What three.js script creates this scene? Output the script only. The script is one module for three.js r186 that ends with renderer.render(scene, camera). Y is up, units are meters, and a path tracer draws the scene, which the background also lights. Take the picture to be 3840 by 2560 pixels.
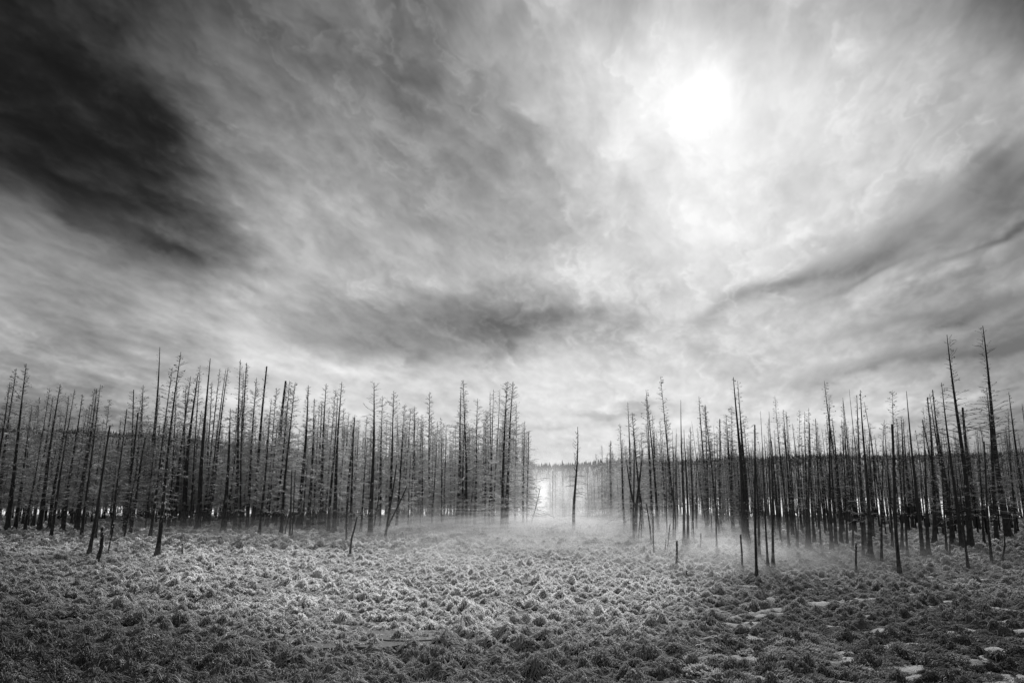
import * as THREE from 'three';
import { mergeGeometries } from 'three/addons/utils/BufferGeometryUtils.js';

// ---------------------------------------------------------------- camera, sky, sun, exposure
const scene = new THREE.Scene();
const RAD = Math.PI / 180;
const camera = new THREE.PerspectiveCamera(50.73, 1024 / 682, 0.1, 6000);
camera.position.set(0, 2.9, 0);
camera.rotation.set(11.92 * RAD, 0, 0);

const renderer = new THREE.WebGLRenderer({ antialias: true });
renderer.setSize(1024, 682);
renderer.shadowMap.enabled = true;
renderer.toneMapping = THREE.LinearToneMapping;
const EXPOSURE = 1.5;                             // exposed for the shaded side of the frosted meadow, against the light
renderer.toneMappingExposure = EXPOSURE;

const SUN_AZ = 16.4 * RAD, SUN_EL = 29.6 * RAD;
const sunDir = new THREE.Vector3(Math.sin(SUN_AZ) * Math.cos(SUN_EL), Math.sin(SUN_EL), -Math.cos(SUN_AZ) * Math.cos(SUN_EL));
const sun = new THREE.DirectionalLight(new THREE.Color(1, 1, 1), 4.8);
sun.position.copy(sunDir).multiplyScalar(300);
sun.target.position.set(0, 0, -40);
sun.position.add(sun.target.position);
sun.castShadow = true;
sun.shadow.radius = 2;
sun.shadow.mapSize.set(4096, 4096);
Object.assign(sun.shadow.camera, { left: -110, right: 110, top: 110, bottom: -110, near: 10, far: 700 });
scene.add(sun, sun.target);

// ---------------------------------------------------------------- noise and random numbers
function rng(seed) { let a = seed >>> 0; return () => { a = (a + 0x6d2b79f5) | 0; let t = Math.imul(a ^ (a >>> 15), 1 | a); t = (t + Math.imul(t ^ (t >>> 7), 61 | t)) ^ t; return ((t ^ (t >>> 14)) >>> 0) / 4294967296; }; }
const HASH = new Float32Array(65536);
{ const r = rng(77); for (let i = 0; i < 65536; i++) HASH[i] = r() * 2 - 1; }
function noise(x, y) {
  const ix = Math.floor(x), iy = Math.floor(y), fx = x - ix, fy = y - iy;
  const u = fx * fx * fx * (fx * (fx * 6 - 15) + 10), v = fy * fy * fy * (fy * (fy * 6 - 15) + 10);
  const r0 = (iy & 255) << 8, r1 = ((iy + 1) & 255) << 8, c0 = ix & 255, c1 = (ix + 1) & 255;
  const a = HASH[r0 | c0], b = HASH[r0 | c1], c = HASH[r1 | c0], d = HASH[r1 | c1];
  return a + (b - a) * u + (c - a) * v + (a - b - c + d) * u * v;
}
function fbm(x, y, n = 5, gain = 0.5) { let s = 0, a = 1, t = 0; for (let i = 0; i < n; i++) { s += a * noise(x, y); t += a; a *= gain; const q = x * 1.6 - y * 1.2 + 3.7; y = x * 1.2 + y * 1.6 + 9.1; x = q; } return s / t; }
const clamp = (x, a = 0, b = 1) => Math.min(b, Math.max(a, x));
const smooth = (x, a, b) => { const t = clamp((x - a) / (b - a)); return t * t * (3 - 2 * t); };
const mix = (a, b, t) => a + (b - a) * t;

// sky: veils of cirrus over a dark winter sky. COVER is how bright the cover stands, every 4 degrees of azimuth (from -52) and 3 of elevation (from -2);
// STREAKS are the thin bands in it: azimuth, elevation, half length, half breadth (degrees), tilt, strength
const COVER = [
  [0.32, 0.32, 0.32, 0.32, 0.32, 0.38, 0.5, 0.64, 0.74, 0.79, 0.83, 0.85, 0.86, 0.86, 0.86, 0.86, 0.86, 0.86, 0.85, 0.83, 0.72, 0.58, 0.48, 0.48, 0.48, 0.48, 0.48],
  [0.33, 0.32, 0.32, 0.32, 0.32, 0.39, 0.51, 0.65, 0.75, 0.79, 0.83, 0.85, 0.86, 0.86, 0.86, 0.86, 0.86, 0.86, 0.85, 0.83, 0.73, 0.6, 0.48, 0.48, 0.48, 0.48, 0.49],
  [0.42, 0.4, 0.38, 0.36, 0.36, 0.44, 0.56, 0.69, 0.78, 0.82, 0.85, 0.87, 0.87, 0.87, 0.87, 0.87, 0.87, 0.86, 0.86, 0.84, 0.78, 0.67, 0.52, 0.52, 0.53, 0.54, 0.55],
  [0.6, 0.58, 0.57, 0.55, 0.52, 0.58, 0.65, 0.74, 0.82, 0.83, 0.84, 0.85, 0.87, 0.88, 0.87, 0.87, 0.87, 0.85, 0.84, 0.8, 0.74, 0.67, 0.6, 0.61, 0.61, 0.6, 0.58],
  [0.64, 0.64, 0.64, 0.63, 0.62, 0.62, 0.67, 0.73, 0.81, 0.79, 0.78, 0.78, 0.8, 0.82, 0.82, 0.83, 0.84, 0.84, 0.81, 0.76, 0.69, 0.62, 0.55, 0.54, 0.52, 0.54, 0.56],
  [0.5, 0.58, 0.64, 0.64, 0.63, 0.59, 0.59, 0.66, 0.73, 0.67, 0.61, 0.57, 0.54, 0.52, 0.59, 0.66, 0.77, 0.81, 0.8, 0.74, 0.66, 0.59, 0.57, 0.58, 0.6, 0.56, 0.5],
  [0.25, 0.35, 0.43, 0.5, 0.53, 0.48, 0.43, 0.54, 0.68, 0.7, 0.68, 0.63, 0.59, 0.56, 0.66, 0.76, 0.82, 0.84, 0.82, 0.72, 0.63, 0.6, 0.56, 0.5, 0.46, 0.46, 0.49],
  [0.15, 0.18, 0.22, 0.3, 0.33, 0.28, 0.31, 0.47, 0.65, 0.7, 0.71, 0.67, 0.65, 0.63, 0.74, 0.83, 0.85, 0.86, 0.84, 0.79, 0.75, 0.71, 0.53, 0.48, 0.49, 0.56, 0.66],
  [0.12, 0.13, 0.15, 0.17, 0.18, 0.19, 0.23, 0.44, 0.6, 0.68, 0.67, 0.61, 0.6, 0.6, 0.7, 0.79, 0.84, 0.87, 0.86, 0.84, 0.81, 0.78, 0.61, 0.59, 0.67, 0.65, 0.54],
  [0.11, 0.12, 0.12, 0.13, 0.14, 0.17, 0.2, 0.42, 0.54, 0.61, 0.62, 0.58, 0.58, 0.58, 0.68, 0.78, 0.85, 0.88, 0.86, 0.85, 0.82, 0.77, 0.72, 0.64, 0.56, 0.45, 0.31],
  [0.11, 0.11, 0.11, 0.12, 0.14, 0.19, 0.24, 0.41, 0.48, 0.54, 0.54, 0.52, 0.54, 0.57, 0.67, 0.76, 0.83, 0.87, 0.86, 0.83, 0.78, 0.74, 0.62, 0.46, 0.35, 0.3, 0.3],
  [0.11, 0.11, 0.11, 0.11, 0.16, 0.22, 0.31, 0.39, 0.43, 0.46, 0.45, 0.43, 0.5, 0.57, 0.65, 0.72, 0.79, 0.83, 0.82, 0.78, 0.73, 0.66, 0.48, 0.3, 0.3, 0.3, 0.3],
  [0.11, 0.11, 0.11, 0.11, 0.17, 0.24, 0.3, 0.35, 0.39, 0.41, 0.39, 0.37, 0.45, 0.55, 0.61, 0.67, 0.73, 0.77, 0.76, 0.74, 0.68, 0.6, 0.47, 0.3, 0.3, 0.3, 0.3],
  [0.11, 0.11, 0.11, 0.11, 0.18, 0.25, 0.31, 0.34, 0.38, 0.41, 0.41, 0.4, 0.48, 0.58, 0.62, 0.66, 0.69, 0.72, 0.73, 0.72, 0.69, 0.61, 0.49, 0.3, 0.3, 0.3, 0.3],
  [0.11, 0.11, 0.11, 0.12, 0.19, 0.25, 0.31, 0.35, 0.38, 0.41, 0.41, 0.4, 0.49, 0.58, 0.62, 0.66, 0.69, 0.72, 0.73, 0.73, 0.69, 0.62, 0.52, 0.33, 0.3, 0.3, 0.3],
  [0.11, 0.11, 0.11, 0.13, 0.2, 0.26, 0.32, 0.35, 0.38, 0.42, 0.41, 0.4, 0.49, 0.58, 0.62, 0.66, 0.69, 0.72, 0.73, 0.73, 0.7, 0.63, 0.54, 0.36, 0.3, 0.3, 0.3],
  [0.11, 0.11, 0.11, 0.14, 0.21, 0.27, 0.32, 0.35, 0.39, 0.42, 0.41, 0.4, 0.49, 0.58, 0.62, 0.66, 0.69, 0.72, 0.73, 0.73, 0.7, 0.64, 0.56, 0.39, 0.3, 0.3, 0.3],
];
const STREAKS = [
  [-34.6, 19.8, 2.9, 0.7, 18, -0.08],
  [-26.8, 16.8, 3.2, 0.7, 22, -0.14],
  [-32.4, 18.1, 2.6, 0.6, 20, -0.08],
  [-28.7, 18.0, 2.4, 0.5, 15, 0.1],
  [-14.2, 11.6, 4.6, 0.9, 4, -0.1],
  [-6.5, 11.2, 3.6, 0.7, 15, -0.07],
  [0.7, 14.3, 7.0, 1.2, 2, -0.07],
  [7.8, 14.8, 5.4, 0.8, -12, -0.08],
  [-3.1, 16.6, 6.3, 0.8, 10, 0.06],
  [-13.1, 9.8, 5.2, 0.8, 8, 0.06],
  [36.3, 21.5, 4.5, 0.8, -28, -0.13],
  [37.0, 19.9, 3.5, 0.3, -27, -0.12],
  [33.2, 21.5, 4.4, 0.3, -27, -0.08],
  [27.2, 16.0, 5.0, 0.3, -24, -0.09],
  [23.9, 19.7, 4.6, 0.4, -22, 0.05],
  [34.1, 17.6, 4.4, 0.3, -22, 0.07],
  [35.2, 19.7, 3.7, 0.4, -26, -0.1],
  [31.1, 19.8, 3.7, 0.4, -26, -0.08],
  [33.2, 16.9, 3.9, 0.4, -20, -0.08],
  [29.2, 18.1, 5.3, 0.8, -26, -0.13],
  [19.6, 14.9, 6.2, 0.6, -20, -0.14],
  [24.2, 16.7, 4.6, 0.6, -26, -0.08],
  [36.5, 18.0, 2.7, 0.3, -22, -0.1],
  [34.6, 12.5, 4.8, 0.6, -14, -0.12],
  [27.7, 11.9, 6.3, 0.5, -12, -0.08],
  [26.5, 8.6, 8.1, 0.6, -9, -0.12],
  [35.5, 9.9, 3.1, 0.4, -10, -0.1],
  [31.5, 15.7, 4.6, 0.5, -18, 0.1],
  [9.7, 6.5, 4.1, 0.5, 2, -0.16],
  [3.8, 5.4, 6.3, 0.4, -3, -0.07],
  [22.2, 22.1, 1.6, 0.8, -5, -0.06],
  [23.6, 5.9, 7.0, 0.6, -5, 0.05],
  [32.1, 6.5, 4.5, 0.4, -8, 0.08],
  [28.7, 4.5, 4.8, 0.4, -4, -0.08],
];

{
  const W = 4096, Hh = 2048, data = new Float32Array(W * Hh * 4);
  const bands = STREAKS.map(([az, el, sx, sy, r, a]) => ({ az, el, ce: Math.cos(el * RAD), c: Math.cos(r * RAD), s: Math.sin(r * RAD), sx, sy, a, R: 3 * Math.max(sx, sy) }));
  const at = (i, k) => COVER[clamp(k, 0, COVER.length - 1)][clamp(i, 0, COVER[0].length - 1)];
  const cub = (a, b, c, d, t) => b + 0.5 * t * (c - a + t * (2 * a - 5 * b + 4 * c - d + t * (3 * (b - c) + d - a)));
  const cover = (az, el) => {
    const u = (az + 52) / 4, v = (el + 2) / 3, i = Math.floor(u), k = Math.floor(v), fu = u - i, r = [];
    for (let m = -1; m < 3; m++) r.push(cub(at(i - 1, k + m), at(i, k + m), at(i + 1, k + m), at(i + 2, k + m), fu));
    return cub(r[0], r[1], r[2], r[3], v - k);
  };
  for (let row = 0; row < Hh; row++) {
    const up = ((row + 0.5) / Hh - 0.5) * Math.PI, el = up / RAD, y = Math.sin(up), ce = Math.cos(up);
    for (let col = 0; col < W; col++) {
      const o = (row * W + col) * 4;
      if (el < -1) { data[o] = data[o + 1] = data[o + 2] = 0.2; data[o + 3] = 1; continue; }
      const phi = ((col + 0.5) / W - 0.5) * 2 * Math.PI, x = Math.cos(phi) * ce, z = Math.sin(phi) * ce;
      const az = Math.atan2(x, -z) / RAD, near = Math.abs(az) < 78 && el < 66;
      // the layer of cloud as a plane overhead: streaks run along the wind
      const k = 1 / (Math.max(y, 0) + 0.2), wx = x * k, wz = z * k;
      const px = wx * 0.995 + wz * 0.1, pz = wz * 0.995 - wx * 0.1;
      const veil = fbm(px * 1.5 + 11, pz * 0.9 - 7, 4);
      const sx = pz * 0.99 - px * 0.14, sz = px * 0.99 + pz * 0.14;
      const streak = fbm(sx * 2.7 + 0.9 * veil + 7, sz * 4.8 + 4.5 - 0.6 * veil, 6, 0.55);
      const puff = fbm(sx * 5.4 - 21 + 0.5 * streak, sz * 6.2 + 3.5 + 0.4 * veil, 6, 0.62);
      const fine = fbm(sx * 11 + 0.6 * streak, sz * 24 + 0.8 * puff, 5, 0.62);
      const thread = Math.pow(1 - Math.abs(fbm(sx * 3.1 + 1.1 * streak + 50, sz * 13 + 1.5 * puff, 4, 0.55)), 7) - 0.35;   // fine combed threads of cirrus
      const q = x * sunDir.x + y * sunDir.y + z * sunDir.z, off = Math.acos(clamp(q, -1, 1)) / RAD;
      // farther round the sky the cover is as broken as in front
      let T = 0.6 + 0.1 * veil - 0.3 * smooth(veil + 0.4 * streak, 0.05, 0.5);
      if (near) {
        const wa = az + 2.0 * streak + 1.4 * puff, we = el + 1.6 * fbm(px * 2.6 - 9, pz * 1.6 + 31, 4) + 0.8 * puff;
        let c = cover(wa, we);
        for (const b of bands) {
          const dx = (wa - b.az) * b.ce, dy = -(we - b.el);
          if (Math.abs(dx) > b.R || Math.abs(dy) > b.R) continue;
          const u = (dx * b.c + dy * b.s) / b.sx, v = (-dx * b.s + dy * b.c) / b.sy, e = u * u + v * v;
          if (e < 9) c += b.a * Math.exp(-e * 0.9) * (1 + 1.1 * puff + 0.5 * fine);
        }
        T = mix(c, T, smooth(Math.max(Math.abs(az) - 44, (el - 42) * 1.6), 0, 24));
      }
      const depth = mix(0.85, 1, smooth(T, 0.12, 0.45)) * mix(1, 0.6, smooth(T, 0.72, 0.95));
      T += depth * (0.115 * streak + 0.075 * puff + 0.085 * fine + 0.075 * thread * smooth(veil + 0.6 * puff, -0.35, 0.25));
      T = T < 0.18 ? 0.1 + 0.08 * Math.exp((T - 0.18) / 0.08) : Math.min(T, 0.95);
      let L = Math.pow(T, 2.2);
      L += (0.28 * Math.exp(-Math.pow(off / 1.9, 2)) + 0.12 * Math.exp(-off / 4) + 0.15 * Math.exp(-off / 9)) * (1 + 0.35 * puff);
      data[o] = data[o + 1] = data[o + 2] = L / EXPOSURE; data[o + 3] = 1;
    }
  }
  const sky = new THREE.DataTexture(data, W, Hh, THREE.RGBAFormat, THREE.FloatType);
  sky.mapping = THREE.EquirectangularReflectionMapping;
  sky.magFilter = THREE.LinearFilter; sky.minFilter = THREE.LinearFilter;
  sky.needsUpdate = true;
  scene.background = sky; scene.environment = sky;
}

// ---------------------------------------------------------------- helpers
const taken = new Map();
function numbered(name) { const n = taken.get(name) ?? 0; taken.set(name, n + 1); return n ? `${name}_${String(n).padStart(3, '0')}` : name; }
function tag(o, label, category, group, kind) {
  if (label) o.userData.label = label;
  if (category) o.userData.category = category;
  if (group) o.userData.group = group;
  if (kind) o.userData.kind = kind;
  return o;
}
function shaded(o) { o.castShadow = true; o.receiveShadow = true; return o; }

class Builder {                                   // collects triangles with normals, colours and uv
  constructor() { this.p = []; this.n = []; this.c = []; this.u = []; this.i = []; }
  get count() { return this.p.length / 3; }
  vert(x, y, z, nx, ny, nz, c, u = 0, v = 0) { this.p.push(x, y, z); this.n.push(nx, ny, nz); this.c.push(c, c, c); this.u.push(u, v); return this.p.length / 3 - 1; }
  tube(path, radii, sides, tone, cap = false, uvR = 0) {
    const d = new THREE.Vector3(), a = new THREE.Vector3(), b = new THREE.Vector3(), q = new THREE.Vector3();
    let first = this.count, vlen = 0;
    const per = sides + (uvR ? 1 : 0);
    for (let k = 0; k < path.length; k++) {
      d.subVectors(path[Math.min(k + 1, path.length - 1)], path[Math.max(k - 1, 0)]).normalize();
      if (k === 0) { a.set(Math.abs(d.y) > 0.9 ? 1 : 0, Math.abs(d.y) > 0.9 ? 0 : 1, 0); }
      a.addScaledVector(d, -a.dot(d)).normalize(); b.crossVectors(d, a);
      if (k) vlen += path[k].distanceTo(path[k - 1]);
      for (let s = 0; s < per; s++) {
        const t = (s / sides) * Math.PI * 2;
        q.set(0, 0, 0).addScaledVector(a, Math.cos(t)).addScaledVector(b, Math.sin(t));
        const r = typeof radii === 'function' ? radii(k / (path.length - 1), t) : radii[k];
        this.vert(path[k].x + q.x * r, path[k].y + q.y * r, path[k].z + q.z * r, q.x, q.y, q.z, tone(k / (path.length - 1), q.y, s), uvR ? s / sides : 0, vlen);
      }
    }
    for (let k = 0; k < path.length - 1; k++) for (let s = 0; s < sides; s++) {
      const s1 = uvR ? s + 1 : (s + 1) % sides, i0 = first + k * per + s, i1 = first + k * per + s1, j0 = i0 + per, j1 = i1 + per;
      this.i.push(i0, i1, j1, i0, j1, j0);
    }
    if (cap) {
      const e = path[path.length - 1], top = this.vert(e.x, e.y, e.z, d.x, d.y, d.z, tone(1, d.y, 0), 0.5, vlen), l = first + (path.length - 1) * per;
      for (let s = 0; s < sides; s++) this.i.push(l + s, l + (uvR ? s + 1 : (s + 1) % sides), top);
    }
  }
  spike(o, dir, len, r, c0, c1) {                 // a three-sided twig
    const d = dir.clone().normalize(), a = new THREE.Vector3(Math.abs(d.y) > 0.9 ? 1 : 0, Math.abs(d.y) > 0.9 ? 0 : 1, 0);
    a.addScaledVector(d, -a.dot(d)).normalize();
    const b = new THREE.Vector3().crossVectors(d, a), f = this.count;
    for (let s = 0; s < 3; s++) {
      const t = s * 2.094 + 0.5, x = a.x * Math.cos(t) + b.x * Math.sin(t), y = a.y * Math.cos(t) + b.y * Math.sin(t), z = a.z * Math.cos(t) + b.z * Math.sin(t);
      this.vert(o.x + x * r, o.y + y * r, o.z + z * r, x, y, z, c0);
    }
    this.vert(o.x + d.x * len, o.y + d.y * len, o.z + d.z * len, d.x, d.y, d.z, c1);
    this.i.push(f, f + 1, f + 3, f + 1, f + 2, f + 3, f + 2, f, f + 3);
  }
  clump(o, r, ry, c, rnd) {                       // a knob of rime
    const f = this.count, P = [[1, 0, 0], [0, 0, 1], [-1, 0, 0], [0, 0, -1]];
    const j = () => 0.7 + 0.6 * rnd(), t = rnd() * 6.28;
    for (const [x, , z] of P) { const X = x * Math.cos(t) - z * Math.sin(t), Z = x * Math.sin(t) + z * Math.cos(t), k = j(); this.vert(o.x + X * r * k, o.y, o.z + Z * r * k, X, 0, Z, c); }
    this.vert(o.x, o.y + ry * j(), o.z, 0, 1, 0, c); this.vert(o.x, o.y - ry * j(), o.z, 0, -1, 0, c * 0.8);
    for (let s = 0; s < 4; s++) { const e = (s + 1) % 4; this.i.push(f + e, f + s, f + 4, f + s, f + e, f + 5); }
  }
  geometry() {
    const g = new THREE.BufferGeometry();
    g.setAttribute('position', new THREE.Float32BufferAttribute(this.p, 3));
    g.setAttribute('normal', new THREE.Float32BufferAttribute(this.n, 3));
    g.setAttribute('color', new THREE.Float32BufferAttribute(this.c, 3));
    g.setAttribute('uv', new THREE.Float32BufferAttribute(this.u, 2));
    g.setIndex(this.i);
    return g;
  }
}
const V = (x, y, z) => new THREE.Vector3(x, y, z);

function texture(w, h, f, srgb = false) {
  const d = new Uint8Array(w * h * 4);
  for (let y = 0; y < h; y++) for (let x = 0; x < w; x++) { const v = clamp(f(x / w, y / h)) * 255, o = (y * w + x) * 4; d[o] = d[o + 1] = d[o + 2] = v; d[o + 3] = 255; }
  const t = new THREE.DataTexture(d, w, h);
  t.wrapS = t.wrapT = THREE.RepeatWrapping; t.magFilter = THREE.LinearFilter; t.needsUpdate = true;
  if (srgb) t.colorSpace = THREE.SRGBColorSpace;
  return t;
}

// ---------------------------------------------------------------- materials
const gray = (v) => new THREE.Color().setRGB(v, v, v);
const barkMap = texture(256, 1024, (u, v) => 0.5 + 0.42 * fbm(Math.cos(u * 6.283) * 3 + 9, Math.sin(u * 6.283) * 3 + v * 11, 5, 0.6) + 0.25 * noise(Math.cos(u * 6.283) * 9 + 40, Math.sin(u * 6.283) * 9 + v * 30));
barkMap.repeat.set(1, 0.4);
const bark = new THREE.MeshStandardMaterial({ name: 'charred_bark', color: gray(0.055), map: barkMap, bumpMap: barkMap, bumpScale: 0.02, roughness: 0.95, vertexColors: true });
const twig = new THREE.MeshPhysicalMaterial({ name: 'frosted_twigs', color: gray(1), vertexColors: true, roughness: 1, transmission: 0.6, thickness: 0, specularIntensity: 0.3 });
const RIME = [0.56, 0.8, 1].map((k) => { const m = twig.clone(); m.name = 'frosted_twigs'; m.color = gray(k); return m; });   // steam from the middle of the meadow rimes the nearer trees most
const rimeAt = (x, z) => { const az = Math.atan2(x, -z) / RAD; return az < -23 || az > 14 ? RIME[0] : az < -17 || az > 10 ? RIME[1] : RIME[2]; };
const blade = new THREE.MeshPhysicalMaterial({ name: 'frosted_blades', color: gray(1), vertexColors: true, roughness: 1, transmission: 0.55, thickness: 0, specularIntensity: 0.3 });
const needles = new THREE.MeshStandardMaterial({ name: 'dark_needles', color: gray(0.03), roughness: 1 });
const groundBump = texture(512, 512, (u, v) => { const a = u * 6.283, b = v * 6.283; return 0.5 + 0.5 * fbm(Math.cos(a) * 9 + Math.cos(b) * 7 + 40, Math.sin(a) * 9 + Math.sin(b) * 7 + 80, 6, 0.65); });
groundBump.repeat.set(0.6, 0.6);
const earth = new THREE.MeshStandardMaterial({ name: 'meadow_floor', color: gray(1), vertexColors: true, roughness: 1, bumpMap: groundBump, bumpScale: 0.06 });
const ice = new THREE.MeshStandardMaterial({ name: 'pond_ice', color: gray(0.08), roughness: 0.28, bumpMap: groundBump, bumpScale: 0.01 });
const hillside = new THREE.MeshStandardMaterial({ name: 'hill_forest_floor', color: gray(0.035), roughness: 1 });

// ---------------------------------------------------------------- the ground: one sheet out to the horizon
const frostShadeAt = (x, z) => {                       // rime on the grass, with corner falloff and tree shade painted in: thick in the open middle meadow, thin by the road and on the right
  const d = -z, az = Math.atan2(x, d) / RAD;
  let f = 0.17 + 0.83 * smooth(d + 3 * noise(x * 0.12, z * 0.12), 13.5, 23);
  f *= 1 - 0.76 * smooth(az + 3 * noise(x * 0.2 + 7, z * 0.2), 8, 21) * (1 - 0.6 * smooth(d, 60, 100));
  f *= 1 - 0.78 * smooth(-az + 2 * noise(x * 0.2, z * 0.2), 10, 36) * (1 - 0.4 * smooth(d, 30, 45));
  return clamp(f * (0.9 + 0.35 * fbm(x * 0.35, z * 0.35, 3)), 0.1, 1);
};
const snowAt = (x, z) => {                        // drifted snow: patches on the right, an open field beyond the trees
  const d = -z, az = Math.atan2(x, Math.max(d, 1)) / RAD;
  const patches = smooth(fbm(x * 1.2 + 5, z * 3.0, 3), 0.16, 0.34) * smooth(az, 8, 17) * (1 - smooth(d, 40, 52)) * 0.9 + 0.35 * smooth(fbm(x * 0.5 - 30, z * 0.8, 3), 0.15, 0.35) * smooth(d, 45, 60);
  return clamp(patches + smooth(d + 6 * noise(x * 0.05, z * 0.05), 86, 104) + (d < 0 ? 1 : 0) * 0.3);
};
const heightAt = (x, z) => {
  const d = Math.hypot(x, z), k = 1 - smooth(d, 70, 130);
  return 0.06 * k * fbm(x * 2.6, z * 3.1, 3) + 0.14 * fbm(x * 0.11 + 3, z * 0.11, 3) * smooth(d, 8, 14) - 0.02;
};
{
  const az = [], rad = [];
  for (let i = 0; i <= 420; i++) az.push(-46 + (92 * i) / 420);
  for (let i = 1; i < 44; i++) az.push(46 + (268 * i) / 44);
  for (let r = 0.5; r < 9; r += 1.2) rad.push(r);
  for (let r = 9.5; r < 5000; r *= 1 + (r < 130 ? 0.0105 : 0.06)) rad.push(r);
  const pos = [], col = [], uv = [], idx = [], n = az.length;
  for (const r of rad) for (const a of az) {
    const x = Math.sin(a * RAD) * r, z = -Math.cos(a * RAD) * r, s = snowAt(x, z);
    pos.push(x, heightAt(x, z) + 0.05 * s * (r < 90 ? 1 : 0), z);
    const white = mix(0.2 + 0.06 * noise(x * 6, z * 6), 0.74, smooth(-z, 60, 92)), c = mix(0.04 + 0.03 * noise(x * 1.5, z * 1.5) + 0.22 * frostShadeAt(x, z) * smooth(-z, 15, 30) + 0.16 * smooth(-z, 46, 60), white, s);
    col.push(c, c, c); uv.push(x, z);
  }
  for (let k = 0; k < rad.length - 1; k++) for (let i = 0; i < n; i++) { const j = (i + 1) % n, a = k * n + i, b = k * n + j, c = a + n, d = b + n; idx.push(a, b, d, a, d, c); }
  const c = pos.length / 3; pos.push(0, heightAt(0, 0), 0); col.push(0.1, 0.1, 0.1); uv.push(0, 0);
  for (let i = 0; i < n; i++) idx.push(c, (i + 1) % n, i);
  const g = new THREE.BufferGeometry();
  g.setAttribute('position', new THREE.Float32BufferAttribute(pos, 3)); g.setAttribute('color', new THREE.Float32BufferAttribute(col, 3)); g.setAttribute('uv', new THREE.Float32BufferAttribute(uv, 2));
  g.setIndex(idx); g.computeVertexNormals();
  const o = shaded(new THREE.Mesh(g, earth)); o.name = 'ground';
  scene.add(tag(o, 'wide frosted meadow floor with thawed dark hollows and drifted snow', 'ground', null, 'structure'));
}

// the wooded ridge behind
const ridge = (x) => {                            // height of the skyline at 900 m, before its trees
  const t = (x + 640) / 1280;
  const base = t < 0.5 ? mix(77, 33, smooth(t, 0.02, 0.5)) : mix(33, 42, smooth(t, 0.5, 0.8)) + 3 * smooth(t, 0.85, 1);
  return base + 3.0 * fbm(x * 0.006, 3.3, 4) + 1.2 * noise(x * 0.03, 8);
};
const hillAt = (x, z) => { const d = -z, k = smooth(d, 560, 900), b = 1 - 0.6 * smooth(d, 900, 1300); return ridge(x) * k * b + 3 * fbm(x * 0.01, z * 0.01, 3) * k - 0.3; };
{
  const g = new THREE.PlaneGeometry(3000, 740, 240, 60); g.rotateX(-Math.PI / 2); g.translate(0, 0, -560 - 370);
  const p = g.attributes.position;
  for (let i = 0; i < p.count; i++) p.setY(i, hillAt(p.getX(i), p.getZ(i)));
  g.computeVertexNormals();
  const o = shaded(new THREE.Mesh(g, hillside)); o.name = 'hill';
  scene.add(tag(o, 'long low dark ridge closing the view behind the dead forest', 'hill', null, 'structure'));
  // its conifers
  const b = new Builder(), r0 = rng(5);
  b.tube([V(0, 0, 0), V(0, 1, 0)], [0.03, 0.01], 4, () => 1);
  for (let k = 0; k < 7; k++) {
    const y = 0.12 + k * 0.125, R = 0.2 * (1 - k / 7.6), f = b.count, top = b.vert(0, y + 0.24, 0, 0, 1, 0, 1);
    for (let s = 0; s < 7; s++) { const a = s * 0.898 + k, q = R * (0.75 + 0.5 * r0()); b.vert(Math.cos(a) * q, y - 0.05 * r0(), Math.sin(a) * q, Math.cos(a), 0.3, Math.sin(a), 1); }
    for (let s = 0; s < 7; s++) b.i.push(top, f + 1 + ((s + 1) % 7), f + 1 + s);
  }
  const N = 9000, wood = new THREE.InstancedMesh(b.geometry(), needles, N), m = new THREE.Matrix4(), r = rng(31), tone = new THREE.Color();
  for (let i = 0; i < N; i++) {
    const x = (r() - 0.5) * 1900, z = i < 2600 ? -870 - 60 * r() : -600 - 330 * Math.sqrt(r()), h = 5 + 5 * r() * r() + (r() < 0.03 ? 3 : 0);
    m.compose(V(x, hillAt(x, z) - 0.4, z), new THREE.Quaternion().setFromAxisAngle(V(0, 1, 0), r() * 6.28), V(h * (0.8 + 0.5 * r()), h, h * (0.8 + 0.5 * r())));
    wood.setMatrixAt(i, m); wood.setColorAt(i, tone.copy(gray(0.6 + 1.3 * r() * r())));
  }
  wood.name = 'ridge_forest';
  scene.add(tag(shaded(wood), 'dense dark living conifer wood covering the far ridge', 'forest', null, 'stuff'));
}

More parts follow.
